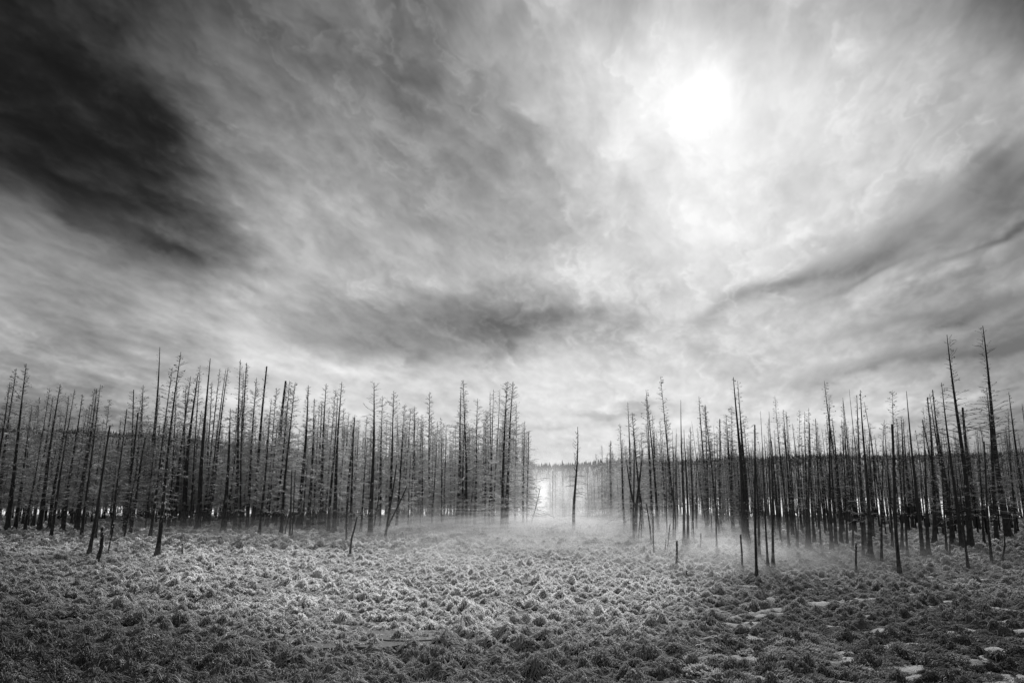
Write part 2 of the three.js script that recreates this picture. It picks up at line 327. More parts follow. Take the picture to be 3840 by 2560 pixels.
// ---------------------------------------------------------------- dead pines
function limb(b, rnd, y, az, len, r, rise, droop, twigs, frost, twigLen = 0.3, hook = 0) {
  // one branch with its twigs, out of the trunk's axis at height y
  const path = [], segs = len > 0.9 ? 4 : 3;
  let pitch = rise, yaw = az, p = V(0, y, 0);
  path.push(p.clone());
  for (let k = 0; k < segs; k++) {
    const step = len / segs, t = (k + 1) / segs;
    p = p.clone().add(V(Math.cos(yaw) * Math.cos(pitch), Math.sin(pitch), Math.sin(yaw) * Math.cos(pitch)).multiplyScalar(step));
    path.push(p); pitch += -droop / segs + (rnd() - 0.5) * 0.3 + (t > 0.6 ? hook : 0); yaw += (rnd() - 0.5) * 0.35;
  }
  const f0 = frost * (0.6 + 0.9 * rnd());
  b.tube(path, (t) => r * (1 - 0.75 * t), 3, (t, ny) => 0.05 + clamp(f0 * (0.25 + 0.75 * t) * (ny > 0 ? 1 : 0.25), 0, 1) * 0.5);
  const d = V(0, 0, 0);
  for (let k = 0; k < twigs; k++) {
    const t = 0.2 + 0.8 * Math.pow(rnd(), 0.8), s = Math.min(segs - 1, Math.floor(t * segs)), q = path[s].clone().lerp(path[s + 1], t * segs - s);
    d.subVectors(path[s + 1], path[s]).normalize();
    const side = rnd() < 0.5 ? -1 : 1, w = V(-d.z, 0, d.x).multiplyScalar(side * (0.5 + 0.6 * rnd()));
    d.add(w).add(V(0, (rnd() - 0.62) * 0.9, 0));
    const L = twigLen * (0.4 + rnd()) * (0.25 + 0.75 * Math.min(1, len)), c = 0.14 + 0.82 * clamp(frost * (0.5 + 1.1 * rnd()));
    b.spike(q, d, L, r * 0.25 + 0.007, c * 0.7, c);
    if (rnd() < frost * 0.22) b.clump(q.clone().addScaledVector(d.normalize(), L * (0.5 + 0.5 * rnd())), 0.016 + 0.03 * rnd(), 0.025 + 0.06 * rnd() * rnd(), 0.78, rnd);
  }
}
// the branching habit of each kind of tree: [number, from, to, length of the branch at height t, ...]
const HABIT = {
  frosted_pine: { n: 200, lo: 0.15, len: (t) => 0.1 + 1.95 * Math.pow(1 - t, 0.85) * smooth(t, -0.05, 0.2), rise: (t) => mix(0.1, 0.65, t * t), droop: (t) => mix(0.75, 0.1, t), twigs: 15, frost: 1.0, twigLen: 0.42, r: 0.019 },
  dead_pine: { n: 145, lo: 0.17, len: (t) => 0.12 + 1.25 * Math.pow(1 - t, 0.7) * smooth(t, 0, 0.2), rise: (t) => mix(0, 0.6, t * t), droop: (t) => mix(0.55, 0, t), twigs: 12, frost: 0.9, twigLen: 0.36, r: 0.017 },
  spire_pine: { n: 90, lo: 0.16, len: (t) => (t > 0.8 ? 0.22 + 0.3 * (1 - t) : 0.3 + 1.0 * Math.pow(1 - t, 0.6)), rise: (t) => mix(-0.1, 0.45, t), droop: (t) => mix(0.45, -0.1, t), twigs: 8, frost: 0.65, twigLen: 0.3, r: 0.014 },
  stub_pine: { n: 130, lo: 0.3, len: (t) => 0.16 + 0.75 * (1 - t) * smooth(t, 0.1, 0.45), rise: (t) => mix(0, 0.5, t), droop: () => 0.25, twigs: 9, frost: 0.75, twigLen: 0.3, r: 0.013 },
  bare_pole: { n: 26, lo: 0.2, len: () => 0.1, rise: () => 0.25, droop: () => 0, twigs: 1, frost: 0.35, twigLen: 0.12, r: 0.01 },
  long_branched: { n: 104, lo: 0.12, len: (t) => 0.15 + 1.85 * Math.pow(1 - t, 0.62) * smooth(t, 0.02, 0.2), rise: (t) => mix(0.25, 0.55, t), droop: (t) => mix(0.95, 0.15, t), twigs: 9, frost: 0.55, twigLen: 0.34, r: 0.02 },
};
const KIND = { F: 'frosted_pine', M: 'dead_pine', T: 'spire_pine', S: 'stub_pine', P: 'bare_pole', L: 'long_branched', K: 'stub_pine', Y: 'bare_pole', B: 'bare_pole', C: 'bare_pole' };
function* limbs(kind, H, rnd, share = 1) {        // where the branches of a tree of height H sit
  const h = HABIT[kind], n = Math.round(h.n * share * clamp(H / 11, 0.3, 1.3));
  const lump = rnd() * 10;
  for (let k = 0; k < n; k++) {
    const t = h.lo + (0.985 - h.lo) * Math.pow((k + rnd()) / n, 0.92);
    let L = h.len(t) * (0.45 + 0.75 * rnd()) * (0.8 + 0.55 * noise(t * 9 + lump, lump));
    if (rnd() < 0.08) L *= 1.5;
    yield { y: t * H, az: rnd() * 6.283, len: Math.max(L, 0.06), r: h.r * (0.6 + 0.5 * rnd()) * (1.15 - 0.55 * t), rise: h.rise(t) + (rnd() - 0.5) * 0.4, droop: h.droop(t) + (rnd() - 0.5) * 0.3, twigs: Math.round(h.twigs * (0.5 + rnd()) * clamp(L, 0.35, 1.3)), frost: h.frost * (1 - 0.25 * t), twigLen: h.twigLen, hook: rnd() < 0.12 ? 0.35 : 0 };
  }
}
const CROWNS = {};                                // shared crowns, ten metres tall
for (const kind of Object.keys(HABIT)) CROWNS[kind] = Array.from({ length: kind === 'bare_pole' ? 3 : 7 }, (_, i) => {
  const b = new Builder(), rnd = rng(900 + i * 17 + kind.length * 131);
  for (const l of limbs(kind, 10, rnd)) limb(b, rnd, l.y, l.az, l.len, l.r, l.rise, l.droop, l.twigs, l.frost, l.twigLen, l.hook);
  return b.geometry();
});
function trunkGeometry(H, r, rnd, kind, opt = {}) {
  const b = new Builder(), N = Math.max(4, Math.round(H * 1.5)), path = [], ph = rnd() * 6, ph2 = rnd() * 6, bend = opt.bend ?? r * 0.5;
  for (let k = 0; k <= N; k++) { const t = k / N; path.push(V(bend * Math.sin(t * 4.2 + ph) * Math.min(1, 3 * t), t * H, bend * Math.sin(t * 3.6 + ph2) * Math.min(1, 3 * t))); }
  const tip = opt.tip ?? 0.1, flare = opt.flare ?? 0.75;
  b.tube(path, (t, a) => r * (mix(1, tip, Math.pow(t, 0.95)) + flare * Math.exp(-t * H / 0.22) * (1 + 0.35 * Math.sin(a * 3 + ph))) * (1 + 0.07 * noise(t * H * 2 + ph, a * 1.2)), r > 0.12 ? 9 : 7, (t) => 1, true, 1);
  return b.geometry();
}
const TREES = [
  ["frosted_pine","F",-39.16,-55.14,11.32,1.2,0.143,"full frosted dead pine, second trunk left of the tall left-edge pine","dead pine",0],
  ["frosted_pine","F",-40.9,-59.03,13.15,-2.1,0.153,"full frosted dead pine, next trunk left of the tall left-edge pine","dead pine",0],
  ["frosted_pine","F",-37.72,-55.5,12.87,-1.7,0.185,"tallest full-crowned frosted dead pine beside the left edge of the photo","dead pine",1],
  ["frosted_pine","F",-38.41,-57.41,9.15,-0.4,0.149,"full frosted dead pine, next trunk right of the tall left-edge pine","dead pine",0],
  ["dead_pine","M",-36.42,-55.5,7.1,2.0,0.103,"sparsely branched dead pine, second trunk right of the tall left-edge pine","dead pine",0],
  ["dead_pine","M",-41.96,-65.01,11.58,0.9,0.157,"sparsely branched dead pine, third trunk right of the tall left-edge pine","dead pine",0],
  ["dead_pine","M",-35.33,-55.5,11.16,0.5,0.185,"sparsely branched dead pine, fourth trunk right of the tall left-edge pine","dead pine",0],
  ["broken_stump","B",-27.56,-43.66,0.39,-3.2,0.032,"broken stub, fifth trunk right of the tall left-edge pine","stump",0],
  ["dead_pine","M",-34.59,-55.5,10.31,0.9,0.144,"sparsely branched dead pine, fifth trunk left of the leaning left snag","dead pine",0],
  ["dead_pine","M",-29.18,-47.08,9.67,2.0,0.096,"sparsely branched dead pine, fourth trunk left of the leaning left snag","dead pine",0],
  ["dead_pine","M",-33.56,-55.5,10.41,0.6,0.154,"sparsely branched dead pine, third trunk left of the leaning left snag","dead pine",0],
  ["dead_pine","M",-31.26,-53.38,10.56,0.4,0.188,"sparsely branched dead pine, second trunk left of the leaning left snag","dead pine",0],
  ["dead_pine","M",-29.03,-50.18,10.41,-0.2,0.093,"sparsely branched dead pine, next trunk left of the leaning left snag","dead pine",0],
  ["bare_pole","P",-20.48,-36.17,6.31,3.4,0.087,"bare leaning dead trunk with a blunt broken top, left meadow edge","dead tree",1],
  ["broken_stump","B",-17.4,-31.36,1.56,4.3,0.081,"short leaning broken trunk with pale splintered top, frontmost on the left","stump",1],
  ["dead_pine","S",-26.3,-47.08,5.43,-1.0,0.07,"bare dead pine with short twigs, next trunk right of the left broken stub","dead pine",0],
  ["broken_stump","B",-19.72,-36.48,1.49,4.4,0.034,"broken stub, second trunk right of the left broken stub","stump",0],
  ["dead_pine","M",-24.95,-46.3,8.28,0.2,0.077,"sparsely branched dead pine, third trunk right of the left broken stub","dead pine",0],
  ["dead_pine","M",-24.14,-46.3,5.4,4.1,0.06,"sparsely branched dead pine, fourth trunk right of the left broken stub","dead pine",0],
  ["dead_pine","M",-27.52,-52.71,8.71,0.5,0.117,"sparsely branched dead pine, third trunk left of the tallest left pine","dead pine",0],
  ["dead_pine","M",-27.11,-52.71,6.9,3.5,0.107,"sparsely branched dead pine, second trunk left of the tallest left pine","dead pine",0],
  ["dead_pine","M",-42.56,-84.93,15.6,-4.9,0.236,"sparsely branched dead pine, next trunk left of the tallest left pine","dead pine",0],
  ["dead_pine","T",-41.8,-84.93,20.18,-1.9,0.267,"tallest thin-topped dead pine of the left stand, bare spire against sky","dead pine",1],
  ["dead_pine","M",-23.3,-47.89,11.21,1.8,0.098,"sparsely branched dead pine, next trunk right of the tallest left pine","dead pine",0],
  ["dead_pine","M",-16.6,-34.98,9.84,0.8,0.104,"tall dead pine with white frost clumps standing forward in left meadow","dead pine",1],
  ["dead_pine","M",-27.16,-58.62,11.63,-1.3,0.109,"sparsely branched dead pine, next trunk right of the front frost-clumped pine","dead pine",0],
  ["dead_pine","M",-29.02,-63.53,13.27,1.3,0.153,"sparsely branched dead pine, next trunk left of the left-meadow stub","dead pine",0],
  ["broken_stump","B",-15.6,-35.27,0.63,1.4,0.033,"very short thin dark stub standing alone in the left meadow","stump",1],
  ["dead_pine","M",-28.16,-63.53,13.58,0.1,0.235,"sparsely branched dead pine, next trunk right of the left-meadow stub","dead pine",0],
  ["frosted_pine","F",-29.16,-66.04,12.84,-4.5,0.147,"full frosted dead pine, second trunk right of the left-meadow stub","dead pine",0],
  ["dead_pine","S",-27.54,-63.53,14.17,-1.3,0.106,"bare dead pine with short twigs, next trunk left of the thick spire-topped pine","dead pine",0],
  ["dead_pine","T",-24.78,-58.62,13.86,-1.1,0.217,"thick dark dead pine with spire top in the middle of left stand","dead pine",1],
  ["dead_pine","S",-28.65,-68.77,14.83,1.1,0.127,"bare dead pine with short twigs, next trunk right of the thick spire-topped pine","dead pine",0],
  ["frosted_pine","F",-30.99,-74.97,14.44,-2.8,0.139,"full frosted dead pine, second trunk right of the thick spire-topped pine","dead pine",0],
  ["dead_pine","S",-29.64,-71.73,15.36,2.6,0.146,"bare dead pine with short twigs, third trunk right of the thick spire-topped pine","dead pine",0],
  ["dead_pine","S",-27.74,-67.65,14.71,3.0,0.163,"bare dead pine with short twigs, third trunk left of the ragged-topped pine","dead pine",0],
  ["dead_pine","M",-21.58,-55.5,9.35,-0.6,0.175,"sparsely branched dead pine, second trunk left of the ragged-topped pine","dead pine",0],
  ["frosted_pine","F",-28.24,-74.97,16.42,1.1,0.222,"full frosted dead pine, next trunk left of the ragged-topped pine","dead pine",0],
  ["dead_pine","M",-22.83,-61.2,14.28,-2.4,0.159,"dead pine with ragged frosted clumps along its top, left of centre stand","dead pine",1],
  ["dead_pine","M",-21.33,-58.21,12.64,-2.7,0.086,"sparsely branched dead pine, next trunk right of the ragged-topped pine","dead pine",0],
  ["frosted_pine","F",-21.37,-59.88,12.47,-0.4,0.133,"full frosted dead pine, second trunk right of the ragged-topped pine","dead pine",0],
  ["dead_pine","T",-22.21,-63.53,14.04,0.9,0.153,"spire-topped dead pine, third trunk right of the ragged-topped pine","dead pine",0],
  ["dead_pine","M",-17.58,-51.73,9.69,1.1,0.096,"sparsely branched dead pine, fourth trunk right of the ragged-topped pine","dead pine",0],
  ["dead_pine","M",-20.44,-62.11,8.97,1.4,0.092,"sparsely branched dead pine, fifth trunk right of the ragged-topped pine","dead pine",0],
  ["frosted_pine","F",-22.67,-70.52,13.82,1.1,0.235,"full frosted dead pine, sixth trunk right of the ragged-topped pine","dead pine",0],
  ["frosted_pine","F",-19.77,-62.11,12.57,1.6,0.104,"full frosted dead pine, seventh trunk right of the ragged-topped pine","dead pine",0],
  ["frosted_pine","F",-16.08,-51.73,10.82,1.4,0.115,"full frosted dead pine, eighth trunk right of the ragged-topped pine","dead pine",0],
  ["broken_stump","B",-16.33,-53.38,2.54,6.8,0.04,"broken stub, ninth trunk right of the ragged-topped pine","stump",0],
  ["bare_pole","P",-15.0,-50.18,4.51,-1.1,0.065,"bare dead pole, eighth trunk left of the bent-branched pine","dead tree",0],
  ["bare_pole","P",-14.33,-48.44,4.46,-0.4,0.045,"bare dead pole, seventh trunk left of the bent-branched pine","dead tree",0],
  ["frosted_pine","F",-17.25,-59.88,11.86,0.6,0.189,"full frosted dead pine, sixth trunk left of the bent-branched pine","dead pine",0],
  ["dead_pine","M",-17.01,-59.88,6.13,2.7,0.089,"sparsely branched dead pine, fifth trunk left of the bent-branched pine","dead pine",0],
  ["dead_pine","M",-16.67,-60.75,10.87,-0.3,0.158,"sparsely branched dead pine, fourth trunk left of the bent-branched pine","dead pine",0],
  ["frosted_pine","F",-17.54,-67.65,11.53,-2.3,0.175,"full frosted dead pine, third trunk left of the bent-branched pine","dead pine",0],
  ["dead_pine","M",-15.98,-62.11,12.36,-1.3,0.173,"sparsely branched dead pine, second trunk left of the bent-branched pine","dead pine",0],
  ["dead_pine","M",-13.35,-54.07,10.03,0.8,0.12,"sparsely branched dead pine, next trunk left of the bent-branched pine","dead pine",0],
  ["dead_pine","M",-12.96,-54.07,11.23,0.1,0.16,"dark dead pine with one long side branch near its ragged top","dead pine",1],
  ["broken_stump","B",-10.0,-45.06,2.66,-1.3,0.058,"thin upright broken pole just left of the crooked stem in meadow","stump",1],
  ["dead_pine","M",-11.82,-54.07,8.7,0.2,0.11,"sparsely branched dead pine, next trunk right of the thin upright pole","dead pine",0],
  ["crooked_stem","C",-7.8,-36.17,1.94,3.9,0.054,"short crooked bare stem standing forward in the centre left meadow","dead tree",1],
  ["dead_pine","M",-10.69,-52.38,6.87,2.2,0.087,"sparsely branched dead pine, next trunk right of the crooked stem","dead pine",0],
  ["dead_pine","L",-9.39,-49.3,10.41,-0.7,0.164,"stout black dead pine with long level branches, thickest left of centre","dead pine",1],
  ["broken_stump","B",-10.13,-54.07,2.92,6.6,0.05,"broken stub, next trunk right of the stout black pine","stump",0],
  ["dead_pine","M",-10.28,-57.81,10.59,-0.8,0.086,"sparsely branched dead pine, next trunk left of the slanting pole","dead pine",0],
  ["bare_pole","P",-8.84,-50.79,3.77,24.0,0.066,"strongly slanting bare pole resting against the foot of leaning pole","dead tree",1],
  ["bare_pole","P",-7.96,-46.56,4.8,6.7,0.069,"bare pole leaning right, crossed at its foot by a slanting pole","dead tree",1],
  ["frosted_pine","F",-9.64,-57.81,10.98,0.8,0.128,"full frosted dead pine, next trunk right of the bare leaning pole","dead pine",0],
  ["dead_pine","M",-9.06,-57.81,9.82,2.7,0.096,"sparsely branched dead pine, second trunk right of the bare leaning pole","dead pine",0],
  ["dead_pine","M",-8.4,-59.88,6.19,0.7,0.078,"sparsely branched dead pine, third trunk right of the bare leaning pole","dead pine",0],
  ["dead_pine","M",-9.28,-71.73,11.49,-2.6,0.106,"sparsely branched dead pine, third trunk left of the finely frosted pine","dead pine",0],
  ["dead_pine","M",-9.51,-74.97,8.98,-0.1,0.111,"sparsely branched dead pine, second trunk left of the finely frosted pine","dead pine",0],
  ["broken_stump","B",-7.57,-61.2,2.25,-0.4,0.034,"broken stub, next trunk left of the finely frosted pine","stump",0],
  ["frosted_pine","F",-7.94,-71.73,12.93,-1.6,0.12,"pale finely twigged frosted pine standing back, left of drooping-branched pine","dead pine",1],
  ["dead_pine","M",-6.89,-63.53,9.11,2.2,0.071,"sparsely branched dead pine, next trunk right of the finely frosted pine","dead pine",0],
  ["dead_pine","M",-6.09,-64.51,9.57,-1.7,0.084,"sparsely branched dead pine, next trunk left of the drooping-branched pine","dead pine",0],
  ["dead_pine","L",-4.87,-65.52,12.19,1.3,0.194,"dark dead pine with long drooping branches on both sides, centre left","dead pine",1],
  ["dead_pine","M",-4.51,-68.21,9.44,2.1,0.088,"sparsely branched dead pine, next trunk right of the drooping-branched pine","dead pine",0],
  ["dead_pine","M",-3.68,-64.51,5.68,3.1,0.084,"sparsely branched dead pine, next trunk left of the open-branched pine","dead pine",0],
  ["dead_pine","L",-3.24,-63.53,11.09,1.3,0.129,"dead pine with thin open branches right of the drooping-branched pine","dead pine",1],
  ["dead_pine","M",-2.78,-74.97,10.03,-0.8,0.097,"sparsely branched dead pine, next trunk right of the open-branched pine","dead pine",0],
  ["dead_pine","S",-2.03,-63.53,11.96,2.1,0.094,"bare dead pine with short twigs, second trunk right of the open-branched pine","dead pine",0],
  ["dead_pine","S",-1.71,-63.53,11.66,-1.0,0.094,"bare dead pine with short twigs, third trunk right of the open-branched pine","dead pine",0],
  ["dead_pine","S",-1.68,-66.04,12.32,2.4,0.098,"bare dead pine with short twigs, second trunk left of the tall gap-side pine","dead pine",0],
  ["frosted_pine","F",-0.82,-55.88,11.52,2.2,0.124,"full frosted dead pine, next trunk left of the tall gap-side pine","dead pine",0],
  ["frosted_pine","F",-0.62,-57.41,11.77,3.7,0.149,"tallest frosted dead pine at the left side of the misty gap","dead pine",1],
  ["dead_pine","S",-0.33,-57.41,8.09,0.8,0.053,"bare dead pine with short twigs, next trunk right of the tall gap-side pine","dead pine",0],
  ["frosted_pine","F",1.0,-66.57,9.43,0.8,0.099,"small frosted pine, last upright trunk before the misty gap","dead pine",1],
  ["dead_pine","M",1.36,-68.77,8.81,1.4,0.064,"sparsely branched dead pine, next trunk right of the gap-edge small pine","dead pine",0],
  ["dead_pine","M",1.74,-69.34,3.81,14.5,0.064,"little leaning frosted pine at the brink of the bright misty gap","dead pine",1],
  ["dead_snag","K",4.47,-53.72,7.82,2.5,0.119,"lone bare snag standing free in the misty gap, with short stubs","dead tree",1],
  ["dead_pine","M",10.68,-90.49,7.77,-1.5,0.084,"sparsely branched dead pine, next trunk right of the lone snag","dead pine",0],
  ["dead_pine","M",10.61,-86.71,8.57,0.6,0.08,"sparsely branched dead pine, next trunk left of the broad frosted pine","dead pine",0],
  ["frosted_pine","F",9.7,-72.99,8.16,1.8,0.135,"broad full-crowned frosted pine just right of the lone snag","dead pine",1],
  ["dead_pine","M",9.11,-59.88,8.62,-1.2,0.1,"sparsely branched dead pine, next trunk right of the broad frosted pine","dead pine",0],
  ["dead_pine","T",9.55,-59.03,10.31,-0.2,0.109,"tall dead pine with a bare needle-like spire, first right of gap","dead pine",1],
  ["bare_pole","P",6.96,-42.56,5.35,1.5,0.063,"bare dead pole, next trunk right of the spire right of the gap","dead tree",0],
  ["forked_trunk","Y",7.57,-46.05,5.75,6.6,0.128,"dark dead trunk that forks into two stems below the skyline","dead tree",1],
  ["broken_stump","B",7.22,-42.56,2.3,4.4,0.032,"broken stub, next trunk right of the forked trunk","stump",0],
  ["broken_stump","B",7.5,-43.21,2.14,0.5,0.04,"broken stub, second trunk right of the forked trunk","stump",0],
  ["broken_stump","B",7.48,-39.93,2.27,-4.3,0.044,"broken stub, third trunk right of the forked trunk","stump",0],
  ["dead_pine","M",11.2,-59.03,8.45,-1.2,0.098,"sparsely branched dead pine, fourth trunk right of the forked trunk","dead pine",0],
  ["broken_stump","B",6.74,-35.42,1.9,-0.4,0.033,"broken stub, fifth trunk right of the forked trunk","stump",0],
  ["dead_pine","S",10.76,-54.42,6.47,-2.4,0.06,"bare dead pine with short twigs, sixth trunk right of the forked trunk","dead pine",0],
  ["broken_stump","B",7.42,-36.17,0.64,3.7,0.027,"broken stub, fifth trunk left of the frost-capped post","stump",0],
  ["broken_stump","B",8.01,-38.65,1.25,10.2,0.029,"broken stub, fourth trunk left of the frost-capped post","stump",0],
  ["dead_pine","S",10.41,-49.88,6.55,0.8,0.046,"bare dead pine with short twigs, third trunk left of the frost-capped post","dead pine",0],
  ["bare_pole","P",9.54,-44.12,6.66,2.4,0.049,"bare dead pole, second trunk left of the frost-capped post","dead tree",0],
  ["bare_pole","P",9.45,-43.21,6.65,3.1,0.04,"bare dead pole, next trunk left of the frost-capped post","dead tree",0],
  ["broken_stump","B",6.32,-29.01,1.09,4.9,0.043,"frost-capped broken post standing forward in the meadow right of centre","stump",1],
  ["dead_pine","S",12.11,-54.42,7.46,2.0,0.06,"bare dead pine with short twigs, next trunk right of the frost-capped post","dead pine",0],
  ["bare_pole","P",9.12,-39.56,7.87,1.5,0.081,"tallest bare pole right of the gap, needle tip against pale cloud","dead tree",1],
  ["broken_stump","B",6.1,-26.17,0.24,-1.6,0.034,"tiny dark stub in the frosted grass below the tall bare pole","stump",1],
  ["bare_pole","P",9.33,-39.56,6.27,1.2,0.081,"bare dead pole, next trunk right of the tiny stub","dead tree",0],
  ["dead_pine","S",11.48,-47.35,7.18,2.3,0.079,"bare dead pine with short twigs, second trunk right of the tiny stub","dead pine",0],
  ["broken_stump","B",9.79,-39.93,1.36,-0.6,0.022,"broken stub, third trunk right of the tiny stub","stump",0],
  ["dead_pine","S",13.86,-55.88,6.12,3.2,0.083,"bare dead pine with short twigs, second trunk left of the thin left-leaning pole","dead pine",0],
  ["broken_stump","B",9.55,-37.96,0.79,6.0,0.035,"broken stub, next trunk left of the thin left-leaning pole","stump",0],
  ["bare_pole","P",14.96,-57.02,8.57,-5.1,0.053,"thin bare pole leaning far left across the other tops","dead tree",1],
  ["dead_pine","S",14.62,-54.42,5.83,1.3,0.05,"bare dead pine with short twigs, next trunk right of the thin left-leaning pole","dead pine",0],
  ["bare_pole","P",10.8,-39.38,6.53,1.7,0.044,"bare dead pole, second trunk right of the thin left-leaning pole","dead tree",0],
  ["dead_pine","M",17.19,-61.2,9.16,2.7,0.102,"sparsely branched dead pine, third trunk right of the thin left-leaning pole","dead pine",0],
  ["dead_pine","M",16.77,-56.63,9.73,3.0,0.073,"sparsely branched dead pine, second trunk left of the pale-capped post","dead pine",0],
  ["broken_stump","B",12.26,-40.32,0.51,-9.4,0.03,"broken stub, next trunk left of the pale-capped post","stump",0],
  ["broken_stump","B",8.91,-29.11,1.3,2.4,0.038,"upright broken post in the meadow below the thick towering pine","stump",1],
  ["dead_pine","T",14.09,-45.06,10.07,-0.1,0.159,"thick dark dead pine towering over the right stand, left of twin tip","dead pine",1],
  ["dead_pine","T",14.92,-47.08,10.19,0.2,0.105,"spire-topped dead pine, next trunk right of the thick twin-topped pine","dead pine",0],
  ["broken_stump","B",13.29,-41.51,1.95,-3.5,0.038,"broken stub, next trunk left of the frontmost pole","stump",0],
  ["bare_pole","P",8.1,-24.95,5.21,2.7,0.046,"frontmost bare black pole in the right meadow, nearest its foot to viewer","dead tree",1],
  ["dead_pine","S",11.03,-33.46,5.85,2.4,0.068,"bare dead pine with short twigs, next trunk right of the frontmost pole","dead pine",0],
  ["bare_pole","P",9.93,-29.11,6.17,0.9,0.043,"bare dead pole, next trunk left of the smallest stub","dead tree",0],
  ["broken_stump","B",7.88,-22.84,0.12,0.3,0.03,"smallest black stub barely above the grass right of frontmost pole","stump",1],
  ["bare_pole","P",10.13,-29.11,6.17,2.7,0.054,"bare dead pole, next trunk right of the smallest stub","dead tree",0],
  ["bare_pole","P",15.01,-41.51,5.89,-1.9,0.054,"bare dead pole, second trunk right of the smallest stub","dead tree",0],
  ["dead_pine","S",14.23,-38.3,6.93,-0.9,0.064,"bare dead pine with short twigs, third trunk right of the smallest stub","dead pine",0],
  ["dead_pine","S",18.6,-49.3,8.63,0.0,0.082,"bare dead pine with short twigs, fourth trunk right of the smallest stub","dead pine",0],
  ["dead_pine","S",18.76,-49.59,8.48,1.2,0.073,"bare dead pine with short twigs, fifth trunk right of the smallest stub","dead pine",0],
  ["dead_pine","S",14.93,-39.01,7.44,5.4,0.036,"bare dead pine with short twigs, sixth trunk right of the smallest stub","dead pine",0],
  ["bare_pole","P",15.09,-39.38,7.16,-0.4,0.051,"bare dead pole, fifth trunk left of the dark-tipped pole","dead tree",0],
  ["dead_pine","S",15.23,-38.65,7.27,4.0,0.064,"bare dead pine with short twigs, fourth trunk left of the dark-tipped pole","dead pine",0],
  ["dead_pine","S",15.2,-38.13,7.39,3.9,0.071,"bare dead pine with short twigs, third trunk left of the dark-tipped pole","dead pine",0],
  ["dead_pine","S",17.54,-43.21,7.08,1.6,0.088,"bare dead pine with short twigs, second trunk left of the dark-tipped pole","dead pine",0],
  ["dead_pine","S",16.52,-39.93,7.06,2.6,0.044,"bare dead pine with short twigs, next trunk left of the dark-tipped pole","dead pine",0],
  ["dead_pine","S",17.09,-39.93,7.9,3.6,0.096,"dark-tipped dead pole rising above its neighbours in middle of right stand","dead pine",1],
  ["dead_pine","S",17.86,-41.1,6.77,2.1,0.084,"bare dead pine with short twigs, next trunk right of the dark-tipped pole","dead pine",0],
  ["dead_pine","S",18.63,-42.13,7.28,1.3,0.094,"bare dead pine with short twigs, second trunk right of the dark-tipped pole","dead pine",0],
  ["dead_pine","S",18.93,-42.13,7.06,3.2,0.062,"bare dead pine with short twigs, second trunk left of the round-topped post","dead pine",0],
  ["dead_pine","S",17.78,-39.01,6.59,5.2,0.058,"bare dead pine with short twigs, next trunk left of the round-topped post","dead pine",0],
  ["broken_stump","B",12.62,-27.52,1.1,2.6,0.041,"broken post with a frosted knob top beside the flare-footed pine","stump",1],
  ["dead_pine","S",16.09,-34.27,6.28,2.7,0.057,"bare dead pine with short twigs, next trunk right of the round-topped post","dead pine",0],
  ["dead_pine","T",18.7,-39.56,8.31,2.6,0.103,"spire-topped dead pine, next trunk left of the flare-footed pine","dead pine",0],
  ["dead_pine","T",15.76,-32.94,7.66,3.0,0.104,"tall dead pine with a flared foot and stubby spire, right stand","dead pine",1],
  ["dead_pine","S",22.31,-46.05,6.74,4.1,0.102,"bare dead pine with short twigs, next trunk right of the flare-footed pine","dead pine",0],
  ["dead_pine","S",15.28,-31.02,5.98,6.2,0.052,"bare dead pine with short twigs, second trunk right of the flare-footed pine","dead pine",0],
  ["dead_pine","S",20.35,-39.93,7.02,2.9,0.067,"bare dead pine with short twigs, next trunk left of the right front pole","dead pine",0],
  ["bare_pole","P",13.7,-26.58,5.4,3.0,0.064,"black bare pole standing forward in the tussocks, right meadow","dead tree",1],
  ["dead_pine","S",19.9,-38.13,6.82,4.5,0.078,"bare dead pine with short twigs, next trunk right of the right front pole","dead pine",0],
  ["dead_pine","S",18.8,-35.57,6.64,3.7,0.053,"bare dead pine with short twigs, next trunk left of the bare left-leaning trunk","dead pine",0],
  ["bare_pole","P",19.14,-34.83,7.88,0.7,0.097,"bare trunk leaning left high above the right stand, one side twig","dead tree",1],
  ["dead_pine","S",19.8,-35.57,6.21,4.3,0.092,"bare dead pine with short twigs, next trunk right of the bare left-leaning trunk","dead pine",0],
  ["dead_pine","S",23.74,-41.92,7.45,5.3,0.124,"bare dead pine with short twigs, second trunk right of the bare left-leaning trunk","dead pine",0],
  ["dead_pine","S",21.12,-36.33,5.66,4.2,0.054,"bare dead pine with short twigs, second trunk left of the upturned-stub pole","dead pine",0],
  ["bare_pole","P",20.81,-35.57,4.84,6.1,0.033,"bare dead pole, next trunk left of the upturned-stub pole","dead tree",0],
  ["dead_pine","S",24.82,-41.92,8.45,0.1,0.132,"black pole with upturned stubs just left of two tall branchy pines","dead pine",1],
  ["dead_pine","T",23.75,-39.38,8.95,0.4,0.109,"tall dead pine whose top branch hooks out to the left","dead pine",1],
  ["bare_pole","P",17.63,-29.01,3.11,1.1,0.048,"thin black pole standing forward below the second tallest pine","dead tree",1],
  ["dead_pine","L",24.91,-40.51,11.86,1.4,0.15,"second tallest dead pine near right edge, ragged branches on open sky","dead pine",1],
  ["dead_pine","M",37.07,-59.03,9.87,-0.1,0.197,"sparsely branched dead pine, next trunk right of the second tallest pine","dead pine",0],
  ["dead_pine","S",25.65,-40.51,6.35,3.3,0.068,"bare dead pine with short twigs, second trunk right of the second tallest pine","dead pine",0],
  ["bare_pole","P",19.85,-31.02,5.14,3.8,0.052,"bare dead pole, third trunk right of the second tallest pine","dead tree",0],
  ["dead_pine","M",28.13,-43.21,9.25,3.8,0.12,"sparsely branched dead pine, second trunk left of the tallest pine","dead pine",0],
